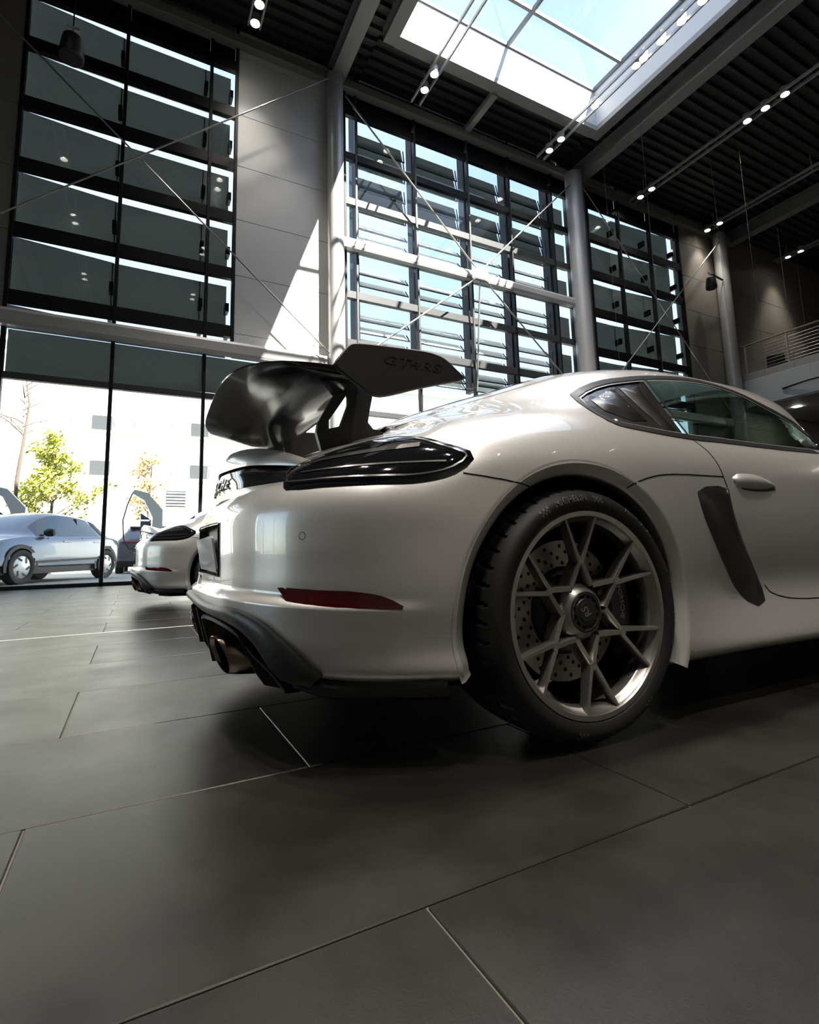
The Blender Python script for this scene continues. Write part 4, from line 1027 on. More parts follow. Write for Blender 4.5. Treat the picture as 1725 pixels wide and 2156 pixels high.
# ------------------------------------------------------------------ wheel
def wheel_parts(root):
    """right-hand wheel, axis along y; outer face at y = -0.905, centre on the axle"""
    W0 = -0.905
    def L(r, a, h): return (r*math.cos(a), W0+h, r*math.sin(a))
    rim = MB()
    # lip, barrel
    rim.lathe([(.2745,.012),(.2745,.002),(.2725,-.001),(.2600,-.001),(.2580,.001),(.2570,.006),(.2545,.010),(.2480,.022),(.2455,.024),(.2440,.028),(.2425,.060)], 128, L)
    ro = rim.build('wheel', RIM, root, 35)
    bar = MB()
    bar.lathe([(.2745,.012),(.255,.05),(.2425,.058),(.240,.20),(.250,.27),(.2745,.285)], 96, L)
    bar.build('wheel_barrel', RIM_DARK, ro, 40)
    # six forked spokes
    sp = MB()
    def hof(r): return float(np.interp(r, [.05,.08,.145,.20,.262], [.030,.030,.020,.012,.003]))
    def strut(p, q, wp, wq, dep_p, dep_q):
        a, c = Vector(p), Vector(q)
        d = (c-a).normalized(); s = Vector((-d.y, d.x))
        n = 6; vs = []
        for k in range(n+1):
            t = k/n; m = a.lerp(c, t); w = wp+(wq-wp)*t; dep = dep_p+(dep_q-dep_p)*t
            h = hof(m.length)
            for off, hh in ((-.5,h+dep),(-.5,h+.004),(-.36,h),(.36,h),(.5,h+.004),(.5,h+dep)):
                pt = m+s*(off*w)
                vs.append((pt.x, W0+hh, pt.y))
        fs = []
        for k in range(n):
            for i in range(6):
                j = (i+1) % 6
                fs.append((k*6+i, k*6+j, (k+1)*6+j, (k+1)*6+i))
        fs.append(tuple(range(5,-1,-1))); fs.append(tuple(n*6+i for i in range(6)))
        sp.add(vs, fs)
    th0 = R_(94)
    for k in range(6):
        th = th0-k*PI/3
        pol = lambda r, a: (r*math.cos(a), r*math.sin(a))
        node = pol(.142, th)
        for s in (-1, 1):
            strut(pol(.136, th+s*.03), pol(.263, th+s*R_(12.4)), .0150, .0095, .034, .026)
            strut(pol(.150, th-s*.02), pol(.078, th+s*R_(29)), .0150, .0165, .036, .046)
        # web that rounds the fork
        n = 14
        h = hof(.142)
        c = Vector(node)
        vs = [(c.x+.0105*math.cos(2*PI*i/n), W0+h-.0002, c.y+.0105*math.sin(2*PI*i/n)) for i in range(n)]
        vs += [(x, W0+h+.03, z) for x, _, z in vs]
        sp.add(vs, [tuple(range(n))]+[(i, (i+1) % n, n+(i+1) % n, n+i) for i in range(n)])
    sp.lathe([(.082,.085),(.079,.055),(.073,.042),(.064,.034),(.0575,.028),(.0545,.026),(.054,.040)], 64, L)
    sp.build('spokes', RIM, ro, 30)
    # centre lock
    cl = MB()
    cl.lathe([(.0535,.045),(.0535,.027),(.0525,.0255),(.046,.0255),(.045,.030),(.038,.031),(.037,.026),(.035,.024),(.026,.024),(.0255,.022),(0,.022)], 48, L)
    for k in range(12):
        a = 2*PI*k/12
        c0 = Vector((.0405*math.cos(a), .0405*math.sin(a)))
        cl.add([(c0.x+dx*.004, W0+hh, c0.y+dz*.004) for hh in (.032, .0265) for dx, dz in ((-1,-1),(1,-1),(1,1),(-1,1))], [(4,5,6,7),(0,1,5,4),(1,2,6,5),(2,3,7,6),(3,0,4,7)])
    co = cl.build('centre_lock', BLK_SATIN, ro, 35)
    def emblem(txt, size, r, ang, h, shear=0.0, ring=False, rot=0.0):
        v, f = text_mesh(txt, size, 0.0, shear)
        b = MB(); out = []
        for x, y, z in v:
            if ring:
                a = ang-x/r; rr = r+y
                out.append((rr*math.cos(a), W0+h, rr*math.sin(a)))
            else:
                c, s = math.cos(rot), math.sin(rot)
                out.append((c*x-s*y, W0+h, s*x+c*y))
        return b.add(out, f)
    e = emblem('RS', .030, 0, 0, .0215, 0.35, rot=R_(130)); e.build('emblem', LETTER, co)
    e = emblem('LOSEN / REMOVE', .0075, .0465, R_(160), .0250, ring=True); e.build('ring_lettering', LETTER, co)
    e = emblem('FESTZIEHEN / TIGHTEN', .006, .0465, R_(-60), .0250, ring=True); e.build('ring_lettering', LETTER, co)
    # tyre
    ty = MB()
    prof = [(.2715,.010),(.2755,.000),(.281,-.004),(.290,-.008),(.300,-.0095),(.309,-.008),(.317,-.002),(.3235,.006),(.329,.015),(.3335,.026),(.3365,.040),(.3385,.058),(.3395,.075),(.3400,.0765),(.3330,.078),(.3330,.088),(.3403,.0895),(.3412,.11),(.3415,.126),(.3345,.1275),(.3345,.142),(.3415,.1435),(.3415,.165),(.3345,.1665),(.3345,.181),(.3412,.1825),(.3400,.205),(.3330,.2065),(.3330,.216),(.3395,.2175),(.337,.245),(.331,.272),(.318,.292),(.295,.300),(.2715,.290)]
    n = 504
    def T(r, a, h):
        i = int(round(a/(2*PI)*n))
        sl = int(round((h-.03)*60))
        if .016 <= h <= .076 and (i+sl) % 11 < 2: r -= .008*min(1, (h-.010)/.02)
        if .205 < h < .26 and (i-sl) % 9 == 0: r -= .005
        if .089 < h < .205 and (i*2+sl*3) % 18 == 0: r -= .004
        x, z = r*math.cos(a), r*math.sin(a)
        return (x, W0+h, max(z, -AXLE_Z+.0015))
    ty.lathe(prof, n, T)
    to = ty.build('tyre', RUBBER, ro, 40)
    def side_text(txt, size, r, ang, name, mt, shear=0.0):
        v, f = text_mesh(txt, size, 0.0, shear)
        b = MB(); out = []
        hp = [p[1] for p in prof[:12]]; rp = [p[0] for p in prof[:12]]
        for x, y, z in v:
            a = ang-x/r; rr = r+y
            out.append((rr*math.cos(a), W0+float(np.interp(rr, rp, hp))-.0024, rr*math.sin(a)))
        b.add(out, f); b.build(name, mt, to)
    side_text('MICHELIN', .026, .3085, R_(101.5), 'tyre_lettering', RUBBER_MARK, 0.15)
    side_text('PILOT SPORT', .021, .3085, R_(52), 'tyre_lettering', RUBBER_MARK, 0.2)
    side_text('CUP 2 R', .021, .3085, R_(18), 'tyre_lettering', RUBBER_MARK, 0.2)
    side_text('295/30 ZR20', .018, .303, R_(-12), 'tyre_lettering', RUBBER_MARK)
    side_text('MICHELIN', .026, .3085, R_(-75), 'tyre_lettering', RUBBER_MARK, 0.15)
    ch = MB()
    hp = [p[1] for p in prof[:12]]; rp = [p[0] for p in prof[:12]]
    for a0 in (R_(122.5), R_(86), R_(-52), R_(-100)):
        for i in range(5):
            for j in range(3):
                if (i+j) % 2: continue
                a = a0-i*R_(1.25)
                q = []
                for da, dr in ((0,0),(-R_(1.25),0),(-R_(1.25),.006),(0,.006)):
                    rr = .2985+j*.006+dr
                    q.append((rr*math.cos(a+da), W0+float(np.interp(rr, rp, hp))-.0008, rr*math.sin(a+da)))
                ch.add(q, [(0,1,2,3)])
    tag(ch.build('chequer_marks', RUBBER_MARK, to), kind='stuff')
    # brake
    di = MB()
    di.lathe([(.196,.118),(.196,.108),(.195,.107),(.122,.107),(.121,.110),(.118,.120),(.105,.095),(.09,.085),(.05,.085)], 96, L)
    do = di.build('brake_disc', DISC, ro, 40)
    hat = MB(); hat.lathe([(.1205,.1065),(.118,.098),(.104,.088),(.09,.080),(.05,.078)], 64, L); hat.build('disc_hat', BLK_SATIN, do, 40)
    ho = MB()
    for k in range(20):
        for j, (rr, sk) in enumerate(((.131,0),(.147,.5),(.163,1.0),(.180,1.5))):
            a = 2*PI*(k+sk*.75)/20
            cx, cz = rr*math.cos(a), rr*math.sin(a)
            ho.add([(cx+.0056*math.cos(2*PI*i/8), W0+.1066, cz+.0056*math.sin(2*PI*i/8)) for i in range(8)], [tuple(range(8))])
    tag(ho.build('drill_holes', BLK_MATTE, do), kind='stuff')
    ca = MB()
    prof2 = [(.125,.075),(.135,.062),(.17,.058),(.205,.062),(.212,.08),(.212,.15),(.125,.15)]
    ca.lathe(prof2+[prof2[0]], 16, L, R_(-26), R_(36))
    cb = ca.build('brake_caliper', CALIPER, ro, 40)
    v, f = text_mesh('PORSCHE', .022, 0, 0)
    b = MB(); out = []
    for x, y, z in v:
        a = R_(5)-x/.17; rr = .172+y
        out.append((rr*math.cos(a), W0+.0572, rr*math.sin(a)))
    b.add(out, f); b.build('caliper_lettering', LETTER, cb)
    va = MB(); va.tube([(.242*math.cos(R_(8)), W0+.05, .242*math.sin(R_(8))), (.222*math.cos(R_(8)), W0+.042, .222*math.sin(R_(8)))], [.004,.006], 8); va.build('valve', BLK_SATIN, ro, 40)
    bo = MB(); bo.lathe([(.085,.16),(.085,.30),(.24,.30)], 48, L); bo.build('axle_hub', BLK_MATTE, ro)
    return ro

# ------------------------------------------------------------------ the whole car
def make_car(label, wing=True):
    car = thing('sports_car', label, 'car', (CAR_A[0], CAR_A[1], 0), CAR_RZ)
    link('body', body_mesh(), car)
    # wheels
    w = wheel_parts(car); w.location = (0, 0, AXLE_Z)
    for x, rz in ((2.482, 0), (0, PI), (2.482, PI)):
        c = copy_tree(w, car); c.location = (x, 0, AXLE_Z); c.rotation_euler = (0, 0, rz)
    # wheel arches: rolled lip and black liner
    f90, inv90 = proj_fn(R_(90))
    for ax in ARCHES:
        lip = MB(); lin = MB(); ring = []; lr = []
        angs = [R_(a) for a in np.linspace(-26.5, 199, 110)]
        for a in angs:
            ca, sa = math.cos(a), math.sin(a)
            def yw(r):
                z = max(AXLE_Z-.002+r*sa, .215)
                h = BVH.ray_cast(Vector((ax+r*ca, 2.5, z)), Vector((0, -1, 0)))
                return h[0].y if h[0] else .86
            wo = yw(ARCH_B+.012)
            ring.append([P(ax+r*ca, wo-dw, AXLE_Z-.002+r*sa) for r, dw in ((ARCH_B+.011,-.0015),(ARCH_B+.004,-.0020),(ARCH_B-.004,.000),(ARCH_R+.008,.0145),(ARCH_R+.002,.0185),(ARCH_R,.024),(ARCH_R+.001,.05))])
            lr.append([P(ax+r*ca, wo-dw, AXLE_Z-.002+r*sa) for r, dw in ((ARCH_R+.002,.045),(ARCH_R-.001,.12),(ARCH_R-.002,.33),(.1,.34))])
        n = len(ring[0])
        lip.grid(len(ring), n, lambda i, j: ring[i][j])
        both('wheel_arch_lip', lip, PAINT, car, 50)
        lin.grid(len(lr), 4, lambda i, j: lr[i][j])
        both('wheel_arch_liner', lin, BLK_MATTE, car, 40)
    # underside
    ub = MB()
    pts = [(3.15, .25), (3.0, .55), (2.0, .69), (1.0, .69), (.4, .69), (-.3, .60), (-.55, .55), (-.65, .35)]
    ub.prism([(x, y) for x, y in pts]+[(x, -y) for x, y in reversed(pts)], lambda u, v, d: (u, v, d), .125, .19)
    ub.build('underbody', BLK_MATTE, car)
    # side glass, trim and carbon air intakes in place of the quarter windows
    trim_out = [(x, 0, z) for x, z in shrink(WIN, -.004)]
    pil = OUTL['pillar']
    inn = shrink(WIN, .016)
    xs_p = [(p[2], p[0]) for p in pil]; xs_p.sort()
    px = lambda z: float(np.interp(z, [a for a, _ in xs_p], [b for _, b in xs_p]))
    quarter = [p for p in inn if p[0] < px(p[1])-.004]
    front = [p for p in inn if p[0] > px(p[1])+.004]
    # order: inn runs from rear tip over the top to the front and back along the belt
    top_q = [p for p in quarter if p[1] > .95 or p[0] < .3]
    ztop = max(p[1] for p in inn if abs(p[0]-px(p[1])) < .06); zbot = min(p[1] for p in inn if abs(p[0]-px(p[1])) < .06)
    def split(keep):
        out = []; prev = None
        for k, p in enumerate(inn+[inn[0]]):
            s = p[0] < px(p[1])
            if prev is not None and s != prev[1]:
                q = prev[0]; m = ((q[0]+p[0])/2, (q[1]+p[1])/2)
                d = -.005 if keep else .005
                out.append((px(m[1])+d, m[1]))
            if s == keep and k < len(inn): out.append(p)
            prev = (p, s)
        return out
    Q = split(True); Fw = split(False)
    hole = [(x, 0, z) for x, z in inn]
    tr = patch(trim_out, R_(90), .025, .003, .008, [hole])
    both('window_trim', tr, BLK_SATIN, car, 50)
    g = patch([(x, 0, z) for x, z in Fw], R_(90), .05, -.004, 0.001)
    both('side_window', g, CARGLASS, car, 60)
    q = patch([(x, 0, z) for x, z in Q], R_(90), .03, -.006, 0.004)
    q1, q2 = both('quarter_intake', q, CARBON, car, 60)
    for key, bl in (('facA', .014), ('facB', .012)):
        fb = patch([(x, 0, z) for x, _, z in OUTL[key]], R_(90), .02, -.004, .004, bulge=bl)
        a, c = both('intake_scoop', fb, CARBON, q1, 35); c.parent = q2
    pb = ribbon([(px(z), float(f90(px(z), z)[0].y), z) for z in np.linspace(zbot-.01, ztop+.005, 12)], .012, .0035)
    both('window_pillar', pb, BLK_SATIN, car)
    # rear screen, windscreen
    rs = MB()
    def on_top(x, w):
        h = BVH.ray_cast(Vector((x, w, 3)), Vector((0, 0, -1)))
        return h[0], h[1] if h[1].z > 0 else -h[1]
    def top_patch(rows, off):
        b = MB(); m = len(rows[0])
        pts = []
        for r in rows:
            for x, w in r:
                p, n = on_top(x, abs(w)); p = p+n*off
                pts.append(P(p.x, p.y if w >= 0 else -p.y, p.z))
        b.grid(len(rows), m, lambda i, j: pts[i*m+j]); return b
    rows = []
    for t in np.linspace(0, 1, 14):
        x = .42-t*.80; hw = .40-.12*t
        rows.append([(x+.03*(1-(k/8)**2)*(-1 if t > .5 else .3), hw*k/8) for k in range(-8, 9)])
    top_patch(rows, .002).build('rear_window', BLK_GLOSS, car, 60)
    rows = []
    for t in np.linspace(0, 1, 14):
        x = 1.42+t*.62; hw = .48+.10*t
        rows.append([(x-.10*(k/8)**2*(.5+t), hw*k/8) for k in range(-8, 9)])
    top_patch(rows, .002).build('windscreen', CARGLASS, car, 60)
    # cabin: dark tub and two bucket seats
    tub = MB(); tub.box(-.05, 1.75, -.70, .70, .45, .47); tub.box(-.06, -.04, -.62, .62, .45, .93); tub.box(1.73, 1.75, -.68, .68, .45, .86)
    tub.build('cabin_floor', SEAT, car)
    for s in (-1, 1):
        st = MB()
        for (x0, z0, x1, z1, wd, th) in ((.38, .98, .60, .58, .24, .10), (.60, .56, 1.05, .60, .25, .10)):
            st.bar((x0, s*.36, z0), (x1, s*.36, z1), wd*2, th, up=(0, 0, 1))
        st.bar((.35, s*.36, 1.10), (.39, s*.36, .96), .24, .09)
        st.build('seat', SEAT, car, 30)
    # tail lights
    lo = list(OUTL['light'])
    lo = [p for p in lo if not (p[1] < .70 and p[2] > .775)]
    ti = max(range(len(lo)), key=lambda i: lo[i][0])
    keepA = [p for p in lo if p[2] <= .775]; 
    pts = OUTL['light']
    i0 = next(i for i, p in enumerate(pts) if p[2] > .762); i1 = next(i for i, p in enumerate(pts) if i > i0+3 and p[1] > .70)
    repl = [(-.665,.572,.778),(-.635,.605,.791),(-.60,.632,.803),(-.565,.655,.813),(-.53,.672,.821),(-.495,.688,.826),(-.46,.703,.828)]
    lo = pts[:i0]+repl+pts[i1:]
    lb = patch(lo, R_(128), .022, .001, .010, bulge=.010)
    l1, l2 = both('tail_light', lb, LENS, car, 60)
    cen = (sum(p[0] for p in lo)/len(lo), sum(p[2] for p in lo)/len(lo))
    f128, inv128 = proj_fn(R_(128))
    li = shrink([inv128(p) for p in lo], .016)
    ring_o = li; ring_i = shrink(li, .004)
    def tl_strip(a0, a1, z0, z1, off, name, mt):
        b = MB(); n = 14; vs = []
        for i in range(n+1):
            a = a0+(a1-a0)*i/n
            for z in (z0(i/n), z1(i/n)):
                p, nn = f128(a, z); vs.append(P(*(p+nn*off)))
        b.add(vs, [(2*i, 2*i+1, 2*i+3, 2*i+2) for i in range(n)])
        x, y = both(name, b, mt, l1, 60); y.parent = l2
    amin = min(a for a, _ in li); amax = max(a for a, _ in li)
    b = MB(); vs = []
    m = len(li)
    for ra, rb in zip(li, ring_i):
        for q in (ra, rb):
            p, nn = f128(*q); vs.append(P(*(p+nn*.0118)))
    b.add(vs, [(2*i, 2*i+1, (2*i+3) % (2*m), (2*i+2) % (2*m)) for i in range(m)])
    x, y = both('light_contour', b, LENS_IN, l1, 60); y.parent = l2
    tl_strip(amin+.06, amax-.05, lambda t: .715+.012*t, lambda t: .7195+.012*t, .0118, 'light_element', LENS_IN)
    tl_strip(amin+.04, amax-.12, lambda t: .742+.03*t, lambda t: .750+.036*t, .0118, 'light_element', LENS_IN)
    # reflectors
    rb = patch(OUTL['refl'], R_(125), .018, .001, .006, bulge=.004)
    both('rear_reflector', rb, REDLENS, car, 60)
    # parking sensors
    sp = Vector(OUTL['sensor'][0])
    for dz, k in ((0, 0),):
        h = BVH.find_nearest(sp); n = h[1] if h[1].y > 0 else -h[1]
        t = n.cross(Vector((0, 0, 1))).normalized(); u = t.cross(n)
        b = MB()
        ring = lambda r, o: [P(*(h[0]+t*(r*math.cos(2*PI*i/24))+u*(r*math.sin(2*PI*i/24))+n*o)) for i in range(24)]
        b.add(ring(.0098, .0012)+ring(.0085, .0012), [(i, (i+1) % 24, 24+(i+1) % 24, 24+i) for i in range(24)])
        both('parking_sensor', b, GAP, car)
    # panel gaps
    for key in ('door', 'door2', 'fend1', 'fend2', 'hatch'):
        rbm = ribbon(OUTL[key], .0035)
        both('panel_gap', rbm, GAP, car)
    dl = [(1.25+.02*i, 0, .302+.0005*i) for i in range(12)]
    # side air intakes, door handles
    ib = patch([(x, 0, z) for x, _, z in OUTL['intake']], R_(90), .02, .002, .010, bulge=.012)
    both('side_air_intake', ib, CARBON, car, 60)
    hc = [(x*.86+.135, 0, (z-.722)*.62+.706) for x, _, z in OUTL['handle']]
    both('handle_recess', patch(hc, R_(90), .015, .0015, .003), BLK_SATIN, car, 60)
    hb = patch([(x, 0, z) for x, _, z in OUTL['handle']], R_(90), .012, .002, .006, bulge=.022)
    both('door_handle', hb, PAINT, car, 60)
    tail_parts(car)
    diffuser(car)
    # door mirrors
    for s in (1, -1):
        b = MB()
        b.lathe([(.001,-.10),(.045,-.085),(.062,-.04),(.066,.03),(.055,.085),(.001,.10)], 20, lambda r, a, h: (1.80+r*.8*math.cos(a), -s*(.93+h), .94+r*math.sin(a)))
        b.bar((1.82, -s*.78, .86), (1.81, -s*.90, .91), .05, .02)
        b.build('door_mirror', PAINT, car, 40)
    if wing: rear_wing(car)
    return car
def chain(pts, n=40):
    """smooth resample of 3D points"""
    a = np.array(pts, float); t = np.linspace(0, len(a)-1, n)
    return [tuple(spline(t, a[:, c])[k] for c in range(3)) for k in range(n)]
def tail_parts(car):
    # fixed tail spoiler blade: from light to light
    top = [(-.672,.575,.765),(-.718,.50,.797),(-.755,.40,.826),(-.782,.30,.846),(-.806,.20,.858),(-.826,.07,.866)]
    low = [(-.690,.575,.752),(-.742,.475,.767),(-.786,.365,.782),(-.814,.255,.792),(-.836,.13,.798),(-.848,.03,.802)]
    full = lambda L: L+[(x, -w, z) for x, w, z in reversed(L)]
    T = chain(full(top), 49); Lw = chain(full(low), 49)
    b = MB(); rows = []
    for t, l in zip(T, Lw):
        t = Vector(t); l = Vector(l)
        k = min(1.0, (0.58-abs(t.y))/.15+.1)
        fwd = Vector((.16*k+.01, -.10*t.y*k, -.045*k))
        mid = (t+l)/2+Vector((-.006, 0, .002))
        rows.append([P(*q) for q in (t+fwd, t+fwd*.4+Vector((0,0,.004*k)), t+Vector((.006,0,.001)), t+Vector((0,0,-.003)), mid, l+Vector((0,0,.003)), l, l+Vector((.03*k+.003,0,.0)), l+Vector((.07*k+.004,-.03*t.y*k,-.004)))])
    b.grid(49, 9, lambda i, j: rows[i][j])
    b.build('tail_spoiler', PAINT, car, 50)
    # gloss black light strip with raised maker lettering
    up = [(-.700,.56,.752),(-.745,.455,.762),(-.785,.345,.777),(-.812,.235,.786),(-.832,.12,.791),(-.842,.03,.793)]
    dn = [(-.752,.565,.708),(-.800,.43,.712),(-.828,.30,.716),(-.842,.18,.719),(-.848,.09,.721),(-.850,.02,.721)]
    U = chain(full(up), 49); D = chain(full(dn), 49)
    b = MB(); rows = []
    for u, d in zip(U, D):
        u = Vector(u); d = Vector(d)
        rows.append([P(*q) for q in (u+Vector((.02,0,.004)), u, u.lerp(d,.33)+Vector((-.004,0,0)), u.lerp(d,.66)+Vector((-.004,0,0)), d, d+Vector((.03,0,-.003)))])
    b.grid(49, 6, lambda i, j: rows[i][j])
    lb = b.build('light_strip', BLK_GLOSS, car, 50)
    v, f = text_mesh('PORSCHE', .060, .004, 0, 1.55)
    s = np.array([p for p in D]); su = np.array(U)
    ws = s[:, 1]
    b = MB(); out = []
    for x, y, z in v:
        w = x
        t = float(np.interp(-w, -ws, np.arange(49)))
        i = int(min(47, math.floor(t))); fr = t-i
        d0 = Vector(D[i]).lerp(Vector(D[i+1]), fr); u0 = Vector(U[i]).lerp(Vector(U[i+1]), fr)
        k = .42+y/.085
        q = d0.lerp(u0, k)+Vector((-.008-z, 0, 0))
        out.append(P(q.x, -w if False else w, q.z))
    b.add(out, f); b.build('maker_lettering', CHROME, lb)
    # body panel under the strip
    pn = [(-.756,.59,.680),(-.805,.45,.686),(-.834,.30,.690),(-.848,.18,.694),(-.853,.09,.696),(-.855,.02,.697)]
    Pn = chain(full(pn), 49)
    b = MB(); rows = []
    for d, q in zip(D, Pn):
        d = Vector(d); q = Vector(q)
        rows.append([P(*r) for r in (d+Vector((.02,0,0)), d+Vector((-.003,0,-.002)), d.lerp(q,.5)+Vector((-.004,0,0)), q, q+Vector((.03,0,-.006)))])
    b.grid(49, 5, lambda i, j: rows[i][j])
    b.build('tail_panel', PAINT, car, 50)
    # number plate in its black recess
    b = MB()
    def edge(w, z):
        h = BVH.ray_cast(Vector((-3, abs(w), z)), Vector((1, 0, 0)))
        return h[0].x if h[0] else -.88
    loop = [(REC_W, REC_Z0+(REC_Z1-REC_Z0)*t/8) for t in range(9)]+[(REC_W-2*REC_W*t/24, REC_Z1) for t in range(1, 25)]+[(-REC_W, REC_Z1-(REC_Z1-REC_Z0)*t/8) for t in range(1, 9)]+[(-REC_W+2*REC_W*t/24, REC_Z0) for t in range(1, 24)]
    n = len(loop); vs = []
    for k, (sc, dx) in enumerate(((1.02, -.004), (1.0, -.0035), (.985, .002), (.96, .02))):
        for w, z in loop:
            e = edge(w, min(max(z, REC_Z0), REC_Z1))
            zc = (REC_Z0+REC_Z1)/2
            x = e+dx if k < 3 else max(e+dx, -.855)
            vs.append(P(x, w*sc, zc+(z-zc)*sc))
    b.add(vs, [(k*n+i, k*n+(i+1) % n, (k+1)*n+(i+1) % n, (k+1)*n+i) for k in range(3) for i in range(n)]+[tuple(3*n+i for i in range(n))])
    pr = b.build('plate_recess', BLK_SATIN, car, 40)
    b = MB()
    b.sweep(rrect(-.26, .26, -.055, .055, .008), lambda p, t: (-.884-.006*t-.16*p[1], -p[0], .520+p[1]))
    b.build('number_plate', PLATE_W, car)
def diffuser(car):
    B = [p for p in OUTL['difu'] if p[2] > .205]
    B = [(-.929, 0.0, .4005)]+[p for p in B if p[1] > .06]
    Bc = chain(B, 60)
    tailpt = [(-.640,.735,.196),(-.56,.785,.190),(-.47,.83,.186)]
    b = MB(); rows = []
    for i, p in enumerate(Bc):
        p = Vector(p)
        h = BVH.find_nearest(p); n = h[1]
        n = Vector((n.x, n.y, 0)).normalized()
        if n.x > 0: n = -n
        nx = Vector(Bc[min(i+1, 59)]); pv = Vector(Bc[max(i-1, 0)])
        t = (nx-pv).normalized()
        dn = n.cross(t)
        if dn.z > 0: dn = -dn
        dn.normalize()
        s = i/59
        wdt = .030+.050*min(1, max(0, (s-.15)/.5))-.035*max(0, (s-.8)/.2)
        rows.append([p+n*(-.004)+dn*(-.001), p+n*.012, p+n*.0165+dn*.006, p+n*.0175+dn*wdt*.4, p+n*.013+dn*wdt*.8, p+n*.007+dn*wdt, p+n*(-.02)+dn*(wdt+.008), p+n*(-.10)+dn*(wdt-.005)+Vector((0,0,-.01)), p+n*(-.16)+Vector((0,0,-.10-.05*(1-s)))])
    m = len(rows[0])
    for r in rows:
        for q in r: q.z = max(q.z, .160)
    full = [[P(q.x, -q.y, q.z) for q in r] for r in reversed(rows)]+[[P(*q) for q in r] for r in rows[1:]]
    b.grid(len(full), m, lambda i, j: full[i][j])
    do = b.build('diffuser', BLK_SATIN, car, 40)
    # side skirt below the bumper corner
    b = MB()
    sk = chain([(-.745,.655,.215),(-.69,.705,.200),(-.64,.745,.197),(-.56,.79,.196),(-.47,.832,.194),(-.42,.846,.192)], 24)
    rr = []
    for x, w, z in sk:
        rr.append([P(x-.002, w+.006, z+.016), P(x-.006, w+.010, z), P(x, w+.004, z-.022), P(x+.02, w-.02, z-.036), P(x+.06, w-.12, z-.04)])
    b.grid(24, 5, lambda i, j: rr[i][j])
    both('bumper_skirt', b, BLK_SATIN, do)
    b = MB(); b.box(-.74, -.72, -.50, .50, .17, .36); b.build('diffuser_back', BLK_MATTE, do)
    # housings round the tail pipes, fins
    path = chain([(-.880,.20,.195),(-.900,.20,.275),(-.914,.205,.328),(-.902,.25,.340),(-.876,.38,.331),(-.848,.47,.309),(-.822,.53,.268),(-.785,.58,.226),(-.752,.625,.180)], 40)
    b = MB(); rr = []
    for i, p in enumerate(path):
        p = Vector(p); t = (Vector(path[min(i+1, 39)])-Vector(path[max(i-1, 0)])).normalized()
        inw = Vector((0, t.z, -t.y))
        rr.append([P(*q) for q in (p+Vector((.16,0,0)), p+Vector((.006,0,0)), p+Vector((-.002,0,0))+inw*.004, p+Vector((-.002,0,0))+inw*.014, p+Vector((.006,0,0))+inw*.018, p+Vector((.16,0,0))+inw*.018)])
    b.grid(40, 6, lambda i, j: rr[i][j])
    both('tail_pipe_housing', b, BLK_SATIN, do)
    for poly, w in (([(-.850,.300),(-.838,.275),(-.802,.200),(-.782,.172),(-.730,.155),(-.70,.16),(-.70,.30)], .50), ([(-.905,.33),(-.875,.21),(-.85,.165),(-.82,.155),(-.74,.155),(-.74,.33)], .13)):
        b = MB(); b.prism(poly, lambda u, v, d: P(u, d, v), w-.007, w+.007)
        both('diffuser_fin', b, BLK_SATIN, do)
    # tail pipes
    b = MB(); inn = MB()
    n = 40; c = Vector((-.884, .40, .243)); A = Vector((-.020, 0, .0525)); Bv = Vector((.013, .051, 0)); ax = Vector((1, .0, -.06)).normalized()
    def ring(s, off): return [c+(A*math.sin(2*PI*i/n)+Bv*math.cos(2*PI*i/n))*s+ax*off for i in range(n)]
    def ring2(s, off): return [Vector((c.x, c.y, c.z))+(Vector((0,0,1))*.0535*math.sin(2*PI*i/n)+Vector((0,1,0))*.0525*math.cos(2*PI*i/n))*s+ax*off for i in range(n)]
    rings = [ring(.90, .05), ring(.94, .003), ring(.965, 0.0), ring(1.0, .002), ring2(1.0, .05), ring2(1.02, .11), ring2(.9, .16)]
    vs = [P(*q) for r in rings for q in r]
    b.add(vs, [(k*n+i, k*n+(i+1) % n, (k+1)*n+(i+1) % n, (k+1)*n+i) for k in range(len(rings)-1) for i in range(n)])
    t1, t2 = both('tail_pipe', b, STEEL, do, 50)
    rings = [ring(.92, .012), ring2(.86, .06), ring2(.4, .10), ring2(.001, .10)]
    vs = [P(*q) for r in rings for q in r]
    inn.add(vs, [(k*n+i, k*n+(i+1) % n, (k+1)*n+(i+1) % n, (k+1)*n+i) for k in range(len(rings)-1) for i in range(n)])
    both('pipe_bore', inn, BLK_MATTE, do)
